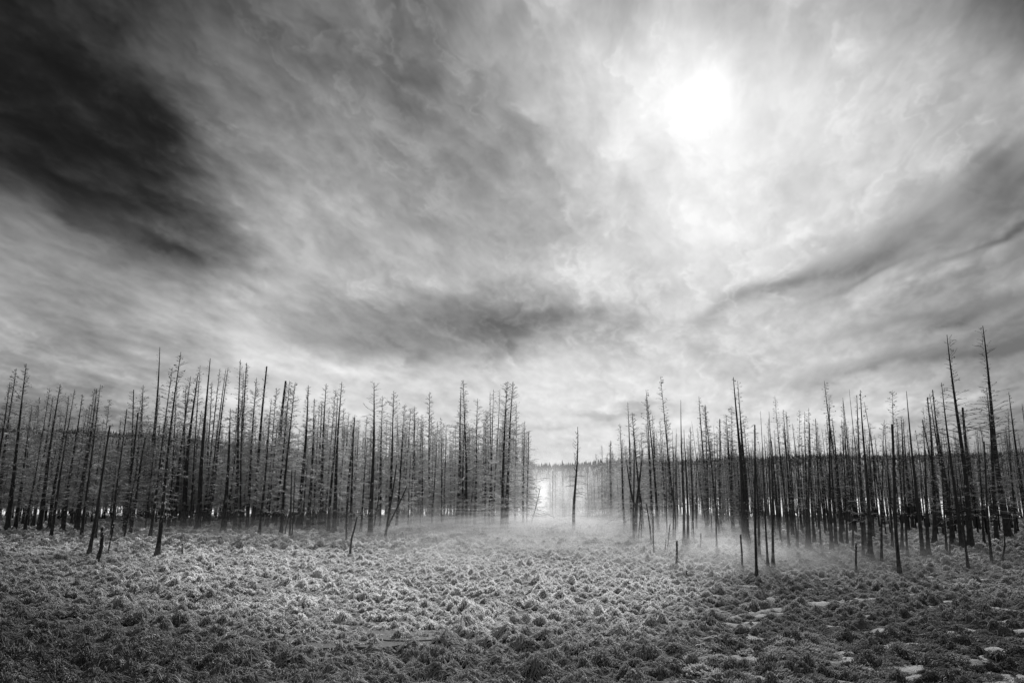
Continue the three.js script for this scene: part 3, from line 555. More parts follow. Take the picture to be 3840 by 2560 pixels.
  ["crooked_stem","C",20.92,-32.07,1.8,10.5,0.036,"crooked bare stem, next trunk left of the tallest pine","dead tree",0],
  ["dead_pine","L",31.97,-47.89,14.09,0.4,0.195,"tallest dead pine of all, level branches against sky near right edge","dead pine",1],
  ["dead_pine","S",33.99,-50.18,7.44,3.0,0.074,"bare dead pine with short twigs, next trunk right of the tallest pine","dead pine",0],
  ["dead_pine","T",35.94,-51.73,10.11,-0.1,0.134,"dark dead pine leaning in at the right edge, short side twigs","dead pine",1],
  ["dead_pine","M",-4.27,-63.13,10.63,0.9,0.116,"thin pine behind, just left of the trunk next right of the drooping-branched pine","dead pine",0],
  ["frosted_pine","F",-2.85,-82.55,10.56,-1.2,0.066,"frosted pine behind, just right of the trunk next right of the open-branched pine","dead pine",0],
  ["dead_pine","S",37.11,-84.13,11.44,-1.8,0.071,"bare pine behind, just right of the trunk next right of the dark-tipped pole","dead pine",0],
  ["frosted_pine","F",-60.24,-87.16,9.67,-2.6,0.102,"frosted pine behind, just right of the trunk next left of the tall left-edge pine","dead pine",0],
  ["dead_pine","S",23.94,-60.59,8.68,-1.7,0.106,"bare pine behind, just left of the fourth trunk left of the dark-tipped pole","dead pine",0],
  ["frosted_pine","F",-3.74,-61.69,12.48,-2.1,0.11,"frosted pine behind, just left of the trunk next left of the open-branched pine","dead pine",0],
  ["frosted_pine","F",-20.82,-79.15,9.25,-3.6,0.087,"frosted pine behind, just left of the third trunk left of the bent-branched pine","dead pine",0],
  ["dead_pine","M",56.57,-86.67,8.73,2.6,0.093,"thin pine behind, just left of the second trunk left of the tallest pine","dead pine",0],
  ["dead_pine","S",56.32,-82.31,10.2,-1.0,0.061,"bare pine behind, just right of the trunk next right of the tallest pine","dead pine",0],
  ["dead_pine","M",-46.39,-89.07,10.63,1.7,0.072,"thin pine behind, just left of the second trunk left of the tallest left pine","dead pine",0],
  ["frosted_pine","F",7.27,-86.07,5.7,-5.5,0.06,"frosted pine behind, just right of the lone snag","dead pine",0],
  ["dead_pine","M",31.33,-60.53,11.49,4.3,0.075,"thin pine behind, just right of the trunk next left of the right front pole","dead pine",0],
  ["frosted_pine","F",-27.04,-66.33,10.15,-0.7,0.075,"frosted pine behind, just right of the third trunk left of the ragged-topped pine","dead pine",0],
  ["dead_pine","S",13.27,-68.31,10.18,0.6,0.094,"bare pine behind, just right of the fourth trunk right of the forked trunk","dead pine",0],
  ["bare_pole","P",34.45,-76.14,10.59,1.9,0.122,"bare pole behind, just right of the second trunk left of the round-topped post","dead tree",0],
  ["frosted_pine","F",12.61,-85.49,8.41,5.3,0.112,"frosted pine behind, just left of the trunk next right of the broad frosted pine","dead pine",0],
  ["dead_pine","M",-9.79,-63.53,10.72,1.7,0.065,"thin pine behind, just right of the second trunk right of the bare leaning pole","dead pine",0],
  ["frosted_pine","F",-24.94,-64.61,11.15,3.3,0.075,"frosted pine behind, just right of the second trunk left of the ragged-topped pine","dead pine",0],
  ["dead_pine","S",48.78,-82.53,9.44,1.3,0.086,"bare pine behind, just right of the trunk next left of the upturned-stub pole","dead pine",0],
  ["dead_pine","M",8.62,-83.85,5.72,0.5,0.101,"thin pine behind, just left of the trunk next right of the lone snag","dead pine",0],
  ["dead_pine","M",29.65,-50.98,8.07,-3.7,0.082,"thin pine behind, just left of the second trunk left of the upturned-stub pole","dead pine",0],
  ["dead_pine","S",43.99,-62.0,10.58,0.4,0.116,"bare pine behind, just right of the right-edge pine","dead pine",0],
  ["dead_pine","S",34.07,-57.82,11.15,0.5,0.095,"bare pine behind, just left of the upturned-stub pole","dead pine",0],
  ["frosted_pine","F",-52.8,-76.4,9.04,-0.2,0.066,"frosted pine behind, just left of the tall left-edge pine","dead pine",0],
  ["dead_pine","S",10.45,-52.85,10.55,-2.5,0.098,"bare pine behind, just right of the sixth trunk right of the forked trunk","dead pine",0],
  ["frosted_pine","F",2.57,-96.38,6.14,0.7,0.095,"frosted pine behind, just right of the little leaning pine","dead pine",0],
  ["frosted_pine","F",-27.39,-78.77,11.37,-3.8,0.084,"frosted pine behind, just right of the third trunk right of the ragged-topped pine","dead pine",0],
  ["dead_pine","S",45.13,-73.7,9.42,-0.4,0.074,"bare pine behind, just right of the hook-topped pine","dead pine",0],
  ["dead_pine","S",32.86,-60.83,9.11,1.4,0.123,"bare pine behind, just right of the trunk next left of the bare left-leaning trunk","dead pine",0],
  ["frosted_pine","F",-40.49,-62.03,11.88,1.6,0.092,"frosted pine behind, just right of the second trunk right of the tall left-edge pine","dead pine",0],
  ["dead_pine","M",-24.12,-75.38,11.19,-1.7,0.119,"thin pine behind, just right of the sixth trunk right of the ragged-topped pine","dead pine",0],
  ["frosted_pine","F",9.57,-54.07,8.97,-3.2,0.107,"frosted pine behind, just right of the second trunk right of the forked trunk","dead pine",0],
  ["frosted_pine","F",-21.54,-69.19,10.97,-1.2,0.114,"frosted pine behind, just right of the eighth trunk right of the ragged-topped pine","dead pine",0],
  ["frosted_pine","F",-21.85,-65.8,12.44,0.8,0.091,"frosted pine behind, just left of the fifth trunk right of the ragged-topped pine","dead pine",0],
  ["dead_pine","S",49.39,-75.68,9.66,-0.9,0.097,"bare pine behind, just right of the third trunk right of the second tallest pine","dead pine",0],
  ["dead_pine","M",-43.66,-66.2,10.89,-3.8,0.095,"thin pine behind, just right of the trunk next right of the tall left-edge pine","dead pine",0],
  ["dead_pine","S",37.76,-53.58,10.45,4.6,0.111,"bare pine behind, just right of the tallest pine","dead pine",0],
  ["dead_pine","M",-36.73,-69.77,12.18,2.8,0.099,"thin pine behind, just left of the third trunk left of the tallest left pine","dead pine",0],
  ["frosted_pine","F",-13.82,-61.99,9.35,1.1,0.129,"frosted pine behind, just left of the thin upright pole","dead pine",0],
  ["dead_pine","M",37.26,-55.01,9.12,4.8,0.084,"thin pine behind, just right of the trunk next left of the tallest pine","dead pine",0],
  ["dead_pine","M",-42.54,-71.66,11.69,1.4,0.121,"thin pine behind, just left of the second trunk left of the leaning left snag","dead pine",0],
  ["dead_pine","S",17.12,-64.54,11.5,-0.8,0.126,"bare pine behind, just right of the thin left-leaning pole","dead pine",0],
  ["frosted_pine","F",7.22,-84.48,5.09,2.7,0.1,"frosted pine behind, just left of the trunk next left of the broad frosted pine","dead pine",0],
  ["frosted_pine","F",-31.02,-72.91,11.12,-0.6,0.098,"frosted pine behind, just left of the thick spire-topped pine","dead pine",0],
  ["frosted_pine","F",-46.61,-71.83,12.46,-3.5,0.065,"frosted pine behind, just left of the third trunk right of the tall left-edge pine","dead pine",0],
  ["frosted_pine","F",4.6,-83.42,5.46,0.2,0.084,"frosted pine behind, just right of the trunk next right of the gap-edge small pine","dead pine",0],
  ["frosted_pine","F",-9.18,-80.07,11.46,1.3,0.061,"frosted pine behind, just left of the finely frosted pine","dead pine",0],
  ["dead_pine","M",-24.78,-80.59,10.75,0.3,0.111,"thin pine behind, just left of the ninth trunk right of the ragged-topped pine","dead pine",0],
  ["dead_pine","M",-43.18,-80.39,9.69,0.4,0.104,"thin pine behind, just right of the third trunk right of the left broken stub","dead pine",0],
  ["bare_pole","P",28.77,-62.26,11.02,-0.3,0.105,"bare pole behind, just right of the trunk next left of the round-topped post","dead tree",0],
  ["dead_pine","S",40.38,-70.49,11.23,0.3,0.067,"bare pine behind, just right of the second trunk right of the bare left-leaning trunk","dead pine",0],
  ["dead_pine","S",45.13,-81.46,9.36,-1.5,0.118,"bare pine behind, just left of the bare left-leaning trunk","dead pine",0],
  ["frosted_pine","F",-9.45,-84.68,10.41,2.5,0.085,"frosted pine behind, just left of the trunk next right of the finely frosted pine","dead pine",0],
  ["dead_pine","S",26.1,-57.28,10.22,1.7,0.095,"bare pine behind, just right of the second trunk right of the dark-tipped pole","dead pine",0],
  ["dead_pine","S",21.81,-82.45,8.37,-3.8,0.094,"bare pine behind, just left of the trunk next right of the thin left-leaning pole","dead pine",0],
  ["frosted_pine","F",-36.71,-83.02,9.55,-3.3,0.125,"frosted pine behind, just right of the second trunk right of the left-meadow stub","dead pine",0],
  ["frosted_pine","F",-36.0,-62.59,10.62,-1.2,0.096,"frosted pine behind, just right of the trunk next left of the leaning left snag","dead pine",0],
  ["frosted_pine","F",-8.87,-88.98,11.45,2.3,0.073,"frosted pine behind, just left of the trunk next left of the drooping-branched pine","dead pine",0],
  ["frosted_pine","F",-4.96,-75.63,9.68,3.4,0.083,"frosted pine behind, just right of the drooping-branched pine","dead pine",0],
  ["dead_pine","M",-37.84,-64.13,12.18,2.3,0.1,"thin pine behind, just right of the third trunk left of the leaning left snag","dead pine",0],
  ["frosted_pine","F",-34.12,-77.54,11.67,3.2,0.114,"frosted pine behind, just right of the trunk next right of the left-meadow stub","dead pine",0],
  ["dead_pine","S",23.41,-52.46,11.08,-2.0,0.114,"bare pine behind, just right of the dark-tipped pole","dead pine",0],
  ["dead_pine","S",21.38,-56.79,8.25,-0.3,0.122,"bare pine behind, just left of the fourth trunk right of the smallest stub","dead pine",0],
  ["dead_pine","M",-16.42,-71.17,10.87,1.0,0.096,"thin pine behind, just right of the bent-branched pine","dead pine",0],
  ["dead_pine","M",-0.29,-84.91,10.38,3.1,0.112,"thin pine behind, just right of the trunk next right of the tall gap-side pine","dead pine",0],
  ["dead_pine","M",-30.35,-87.51,9.68,0.5,0.061,"thin pine behind, just left of the fourth trunk right of the ragged-topped pine","dead pine",0],
  ["dead_pine","M",-26.65,-77.54,10.89,2.9,0.13,"thin pine behind, just right of the second trunk right of the ragged-topped pine","dead pine",0],
  ["dead_pine","S",16.14,-82.13,10.09,-0.6,0.125,"bare pine behind, just right of the fifth trunk right of the forked trunk","dead pine",0],
  ["dead_pine","M",-40.28,-83.14,10.73,-2.0,0.095,"thin pine behind, just right of the tallest left pine","dead pine",0],
  ["dead_pine","M",-24.07,-78.42,10.86,-1.4,0.106,"thin pine behind, just left of the eighth trunk left of the bent-branched pine","dead pine",0],
  ["frosted_pine","F",8.02,-92.78,5.14,-1.6,0.108,"frosted pine behind, just left of the broad frosted pine","dead pine",0],
  ["frosted_pine","F",-48.29,-75.85,11.04,-1.7,0.065,"frosted pine behind, just right of the fourth trunk right of the tall left-edge pine","dead pine",0],
  ["dead_pine","S",37.06,-64.3,11.41,1.0,0.117,"bare pine behind, just right of the trunk next right of the bare left-leaning trunk","dead pine",0],
  ["frosted_pine","F",-31.78,-87.51,10.46,0.3,0.074,"frosted pine behind, just right of the trunk next right of the ragged-topped pine","dead pine",0],
  ["dead_pine","M",-54.08,-84.74,10.55,-1.7,0.101,"thin pine behind, just left of the fifth trunk right of the tall left-edge pine","dead pine",0],
  ["frosted_pine","F",0.31,-72.8,11.96,0.5,0.079,"frosted pine behind, just left of the gap-edge small pine","dead pine",0],
  ["dead_pine","M",15.92,-60.57,10.22,2.6,0.106,"thin pine behind, just right of the second trunk left of the thin left-leaning pole","dead pine",0],
  ["frosted_pine","F",-30.14,-69.7,9.03,-0.8,0.09,"frosted pine behind, just right of the trunk next left of the thick spire-topped pine","dead pine",0],
  ["dead_pine","M",10.89,-62.15,8.25,-3.1,0.086,"thin pine behind, just right of the trunk next right of the forked trunk","dead pine",0],
  ["frosted_pine","F",-2.36,-77.46,11.61,-1.0,0.116,"frosted pine behind, just right of the second trunk right of the open-branched pine","dead pine",0],
  ["dead_pine","M",-13.1,-83.69,11.93,-1.3,0.112,"thin pine behind, just right of the trunk next right of the bare leaning pole","dead pine",0],
  ["dead_pine","S",40.87,-68.29,8.34,2.6,0.065,"bare pine behind, just left of the second tallest pine","dead pine",0],
  ["frosted_pine","F",-43.56,-73.4,11.4,0.1,0.082,"frosted pine behind, just left of the leaning left snag","dead pine",0],
  ["frosted_pine","F",-0.58,-77.94,12.09,-0.3,0.085,"frosted pine behind, just right of the tall gap-side pine","dead pine",0],
  ["bare_pole","P",25.7,-79.85,10.48,-4.1,0.108,"bare pole behind, just left of the trunk next left of the frontmost pole","dead tree",0],
  ["dead_pine","M",26.73,-81.67,10.9,-2.8,0.085,"thin pine behind, just right of the trunk next right of the thick twin-topped pine","dead pine",0],
  ["dead_pine","M",-12.23,-82.25,10.97,-4.2,0.099,"thin pine behind, just left of the third trunk right of the bare leaning pole","dead pine",0],
  ["dead_pine","M",-22.57,-72.57,10.9,-1.1,0.081,"thin pine behind, just right of the seventh trunk right of the ragged-topped pine","dead pine",0],
  ["frosted_pine","F",-51.08,-75.13,11.04,0.2,0.066,"frosted pine behind, just right of the second trunk left of the tall left-edge pine","dead pine",0],
  ["dead_pine","M",10.69,-56.17,10.27,-0.9,0.094,"thin pine behind, just right of the third trunk right of the forked trunk","dead pine",0],
  ["dead_pine","M",-16.56,-77.78,9.48,-3.6,0.11,"thin pine behind, just right of the trunk next right of the thin upright pole","dead pine",0],
  ["dead_pine","M",31.87,-54.13,10.33,-0.9,0.116,"thin pine behind, just left of the right-edge front pole","dead pine",0],
  ["bare_pole","P",24.18,-51.09,10.24,-0.2,0.068,"bare pole behind, just left of the trunk next left of the flare-footed pine","dead tree",0],
  ["dead_pine","M",-32.83,-68.36,10.12,0.3,0.09,"thin pine behind, just left of the front frost-clumped pine","dead pine",0],
  ["frosted_pine","F",16.15,-76.65,8.22,-4.4,0.063,"frosted pine behind, just right of the third trunk left of the frost-capped post","dead pine",0],
  ["dead_pine","M",-45.42,-81.49,9.82,-2.5,0.102,"thin pine behind, just right of the trunk next right of the left broken stub","dead pine",0],
  ["frosted_pine","F",-31.21,-79.4,9.6,-3.8,0.099,"frosted pine behind, just left of the trunk next left of the ragged-topped pine","dead pine",0],
  ["bare_pole","P",33.67,-67.01,11.34,-3.9,0.114,"bare pole behind, just right of the second trunk right of the flare-footed pine","dead tree",0],
  ["frosted_pine","F",-43.98,-75.8,9.76,0.7,0.097,"frosted pine behind, just left of the left broken stub","dead pine",0],
  ["dead_pine","M",1.96,-87.14,4.82,-2.2,0.123,"thin pine behind, just right of the trunk next left of the tall gap-side pine","dead pine",0],
  ["bare_pole","P",29.52,-55.49,8.51,2.6,0.103,"bare pole behind, just right of the trunk next right of the right front pole","dead tree",0],
  ["frosted_pine","F",2.15,-94.78,6.08,2.8,0.118,"frosted pine behind, just right of the second trunk left of the tall gap-side pine","dead pine",0],
  ["dead_pine","M",-40.14,-67.6,9.34,-0.3,0.112,"thin pine behind, just right of the fourth trunk left of the leaning left snag","dead pine",0],
  ["frosted_pine","F",-38.25,-78.45,10.09,-0.9,0.099,"frosted pine behind, just right of the trunk next right of the tallest left pine","dead pine",0],
  ["frosted_pine","F",-41.54,-74.04,12.38,-0.2,0.086,"frosted pine behind, just left of the second trunk right of the left broken stub","dead pine",0],
  ["dead_pine","M",18.33,-61.43,9.6,-0.3,0.123,"thin pine behind, just right of the second trunk left of the pale-capped post","dead pine",0],
  ["frosted_pine","F",-31.08,-62.87,11.62,0.1,0.066,"frosted pine behind, just right of the trunk next left of the tallest left pine","dead pine",0],
  ["frosted_pine","F",-37.83,-85.28,10.08,-2.9,0.099,"frosted pine behind, just right of the left-meadow stub","dead pine",0],
  ["dead_pine","S",17.18,-54.11,8.32,-0.9,0.104,"bare pine behind, just right of the thick twin-topped pine","dead pine",0],
  ["frosted_pine","F",-40.25,-88.06,10.62,-0.8,0.067,"frosted pine behind, just right of the trunk next left of the left-meadow stub","dead pine",0],
  ["frosted_pine","F",-49.8,-74.82,11.7,2.1,0.096,"frosted pine behind, just left of the fifth trunk left of the leaning left snag","dead pine",0],
  ["dead_pine","M",-12.25,-75.44,9.05,-1.2,0.103,"thin pine behind, just right of the bare leaning pole","dead pine",0],
  ["dead_pine","M",-20.92,-80.57,12.45,2.0,0.084,"thin pine behind, just left of the second trunk left of the bent-branched pine","dead pine",0],
  ["frosted_pine","F",14.57,-67.97,9.78,0.2,0.103,"frosted pine behind, just left of the second trunk left of the frost-capped post","dead pine",0],
  ["frosted_pine","F",14.46,-51.72,9.26,-3.6,0.077,"frosted pine behind, just left of the third trunk right of the thin left-leaning pole","dead pine",0],
  ["frosted_pine","F",-14.78,-62.94,9.01,1.1,0.077,"frosted pine behind, just right of the trunk next left of the bent-branched pine","dead pine",0],
  ["frosted_pine","F",-38.76,-86.52,9.11,1.1,0.13,"frosted pine behind, just right of the trunk next right of the front frost-clumped pine","dead pine",0],
  ["dead_pine","M",-33.28,-64.72,12.17,-5.2,0.101,"thin pine behind, just right of the fourth trunk right of the left broken stub","dead pine",0],
  ["dead_pine","S",32.72,-75.67,9.64,-1.1,0.088,"bare pine behind, just right of the trunk next left of the dark-tipped pole","dead pine",0],
  ["frosted_pine","F",-18.8,-80.6,12.26,-0.2,0.105,"frosted pine behind, just left of the crooked stem","dead pine",0],
  ["dead_pine","S",23.48,-64.01,11.48,0.5,0.068,"bare pine behind, just right of the second trunk right of the smallest stub","dead pine",0],
  ["dead_pine","M",39.19,-62.83,9.47,-1.0,0.082,"thin pine behind, just left of the trunk next right of the second tallest pine","dead pine",0],
  ["frosted_pine","F",-16.19,-63.98,12.07,1.8,0.095,"frosted pine behind, just right of the fourth trunk left of the bent-branched pine","dead pine",0],
  ["frosted_pine","F",-10.0,-68.1,10.84,1.8,0.098,"frosted pine behind, just left of the third trunk left of the finely frosted pine","dead pine",0],
  ["dead_pine","S",11.76,-52.85,11.5,-3.7,0.076,"bare pine behind, just right of the trunk next right of the frost-capped post","dead pine",0],
  ["dead_pine","S",18.29,-52.3,8.34,2.0,0.069,"bare pine behind, just left of the trunk next right of the smallest stub","dead pine",0],
];

const TRUNK_SUNK = 0.12;
TREES.forEach(([name, type, x, z, H, lean, r, label, category, special], n) => {
  const rnd = rng(4000 + n * 7919), kind = KIND[type];
  const o = new THREE.Group(); o.name = numbered(name);
  o.position.set(x, heightAt(x, z) - TRUNK_SUNK, z);
  o.rotation.set((rnd() - 0.5) * 0.03, 0, -lean * RAD);
  const stump = type === 'B', full = H + TRUNK_SUNK;
  r *= 1.1;
  const opt = stump ? { tip: 0.72, flare: 0.2, bend: r * 0.6 } : type === 'P' && H < 6 ? { tip: 0.45 } : type === 'C' ? { tip: 0.5, bend: 0.09 } : type === 'K' ? { tip: 0.14, bend: r * 0.9, flare: 0.5 } : type === 'L' ? { flare: 0.7 } : {};
  if (label.includes('flared foot')) opt.flare = 1.6;
  if (!special && !stump && full > 5 && rnd() < 0.14) opt.tip = 0.34;   // a snapped top
  if (label.includes('blunt')) opt.tip = 0.4;
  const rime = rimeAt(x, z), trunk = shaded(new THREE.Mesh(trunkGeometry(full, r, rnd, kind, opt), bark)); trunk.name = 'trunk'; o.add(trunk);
  if (type === 'Y') {                             // a second stem out of the first
    const b = new Builder(), P = [];
    for (let k = 0; k <= 10; k++) { const t = k / 10; P.push(V(-0.06 - 0.55 * Math.pow(t, 0.7) * 1.6, full * (0.36 + 0.5 * t), 0.1 * t)); }
    b.tube(P, (t) => r * 0.62 * (1 - 0.8 * t), 8, () => 1, true, 1);
    const s = shaded(new THREE.Mesh(b.geometry(), bark)); s.name = 'second_stem'; o.add(s);
  }
  const part = (g, m, nm) => { const q = shaded(new THREE.Mesh(g, m)); q.name = nm; o.add(q); return q; };
  if (stump) {
    const b = new Builder();                      // splintered top, rime on it, and a few twig ends
    for (let k = 0; k < 6; k++) { const a = k * 1.05 + rnd(), q = V(Math.cos(a) * r * 0.45, full - 0.03, Math.sin(a) * r * 0.45); b.spike(q, V(Math.cos(a) * 0.25, 1, Math.sin(a) * 0.25), r * (0.6 + 1.6 * rnd()), r * 0.34, 0.08, 0.3); }
    part(b.geometry(), twig, 'splintered_top');
    const c = new Builder();
    for (let k = 0; k < 9; k++) { const a = rnd() * 6.28; c.clump(V(Math.cos(a) * r * 0.5 * rnd(), full + 0.02 * rnd(), Math.sin(a) * r * 0.5 * rnd()), r * 0.42, 0.045, 0.7, rnd); }
    for (let k = 0; k < 12; k++) { const a = rnd() * 6.28, y = full * rnd(); c.clump(V(Math.cos(a) * r * 0.9, y, Math.sin(a) * r * 0.9), 0.018, 0.035, 0.6, rnd); }
    part(c.geometry(), twig, 'frost_cap');
    for (let k = 0; k < Math.round(full * 1.6); k++) { const d = new Builder(); limb(d, rnd, full * (0.25 + 0.6 * rnd()), rnd() * 6.28, r + 0.06 + 0.18 * rnd(), 0.012, 0.3, 0, 1, 0.4, 0.1); part(d.geometry(), twig, 'branch'); }
  } else if (special) {                           // trees whose single branches can be picked out: each a part
    const rest = new Builder();
    for (const l of limbs(kind, full, rnd, kind === 'long_branched' ? 1 : 0.85)) {
      if (type === 'K') { const up = l.y / full; if (up > 0.94 || rnd() < (up > 0.7 ? 0.5 : 0.5)) continue; l.len = r + (up > 0.8 ? 0.08 + 0.22 * rnd() : up > 0.6 ? 0.2 + 0.55 * rnd() * rnd() : 0.3 + 0.75 * rnd()); l.twigs = up > 0.6 ? 1 : 3; l.r = 0.02; l.rise = up > 0.6 ? 0.6 : 0.15; l.droop = up > 0.6 ? -0.3 : 0.7; l.frost = 0.3; l.twigLen = 0.2; }
      const big = l.len > 0.28, b = big ? new Builder() : rest;
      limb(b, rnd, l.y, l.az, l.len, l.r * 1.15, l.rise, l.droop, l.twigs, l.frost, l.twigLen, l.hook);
      if (big) part(b.geometry(), rime, 'branch');
    }
    if (rest.count) tag(part(rest.geometry(), rime, 'short_twigs'), null, null, null, 'stuff');
    if (label.includes('frost clumps')) { const c = new Builder(); for (let k = 0; k < 60; k++) { const a = rnd() * 6.28, y = full * (0.2 + 0.45 * rnd()), q = 0.08 + 0.3 * rnd(); c.clump(V(Math.cos(a) * q, y, Math.sin(a) * q), 0.012 + 0.018 * rnd(), 0.02 + 0.08 * rnd() * rnd(), 0.6, rnd); } tag(part(c.geometry(), twig, 'frost_clumps'), null, null, null, 'stuff'); }
  } else {
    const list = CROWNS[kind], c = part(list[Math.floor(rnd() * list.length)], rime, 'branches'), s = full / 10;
    c.scale.set(clamp(s, 0.35, 1.15) * (0.85 + 0.4 * rnd()), s, clamp(s, 0.35, 1.15) * (0.85 + 0.4 * rnd())); c.rotation.y = rnd() * 6.283;
    tag(c, null, null, null, 'stuff');
  }
  scene.add(tag(o, label, category));
});

// the rest of the dead forest, too deep to tell its trees apart
{
  const rnd = rng(606), m = new THREE.Matrix4();
  const group = new THREE.Group(); group.name = 'deep_dead_forest';
  tag(group, 'mass of thin frosted dead pines deep behind the nearer trunks', 'forest', null, 'stuff');
  const sets = [['frosted_pine', 0], ['frosted_pine', 1], ['frosted_pine', 2], ['dead_pine', 0], ['dead_pine', 1], ['stub_pine', 0], ['stub_pine', 1]].map(([k, i]) => {
    const t = trunkGeometry(10, 0.09, rng(70 + i), k), c = CROWNS[k][i + 3], tc = t.attributes.color;
    for (let q = 0; q < tc.array.length; q++) tc.array[q] = 0.03;
    return { kind: k, g: mergeGeometries([t, c]), at: [] };
  });
  for (let i = 0; i < 3700; i++) {
    const lane = i > 2700 && i < 3400, extra = i >= 3400, d = lane ? mix(108, 240, rnd()) : extra ? mix(50, 80, rnd()) : mix(62, 112, Math.sqrt(rnd())), a = lane ? mix(1, 13, rnd()) : extra ? mix(17, 47, rnd()) : mix(-55, 55, rnd()), x = Math.tan(a * RAD) * d, z = -d;
    const px = 1920 + (2700 * x) / d;
    if (px > 1990 + 25 * rnd() && px < 2090 - 40 * rnd() && d < 120) continue; // the open lane in the middle
    if (px > 1900 && px < 2280 && d < 84) continue;
    const right = px > 2420, p = lane ? 0.75 : px > 2600 ? 0.85 : px < 1100 ? 0.85 : 0.9;
    if (rnd() > p || fbm(x * 0.06, z * 0.06, 2) < (right ? -0.5 : -0.33)) continue;
    const s = sets[right ? (rnd() < (extra ? 0.1 : 0.35) ? 3 + Math.floor(rnd() * 2) : 5 + Math.floor(rnd() * 2)) : Math.floor(rnd() * 5)];
    s.at.push([x, z, mix(7.2, 11.6, rnd()) * (px > 1985 && px < 2270 ? (d > 150 ? 0.75 : 0.56) : px < 2400 && px > 2200 ? 0.78 : 1) * (extra ? 0.72 : right ? 0.86 : 1)]);
  }
  for (const s of sets) {
    const inst = new THREE.InstancedMesh(s.g, twig, s.at.length), tint = new THREE.Color();
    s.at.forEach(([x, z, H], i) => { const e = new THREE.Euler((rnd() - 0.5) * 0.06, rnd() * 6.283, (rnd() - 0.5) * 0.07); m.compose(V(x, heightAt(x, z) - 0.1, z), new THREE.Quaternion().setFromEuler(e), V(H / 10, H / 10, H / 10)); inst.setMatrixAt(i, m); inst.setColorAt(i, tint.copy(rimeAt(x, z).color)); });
    inst.name = 'dead_trees'; inst.userData.kind = 'stuff'; group.add(shaded(inst));
  }
  scene.add(group);
}

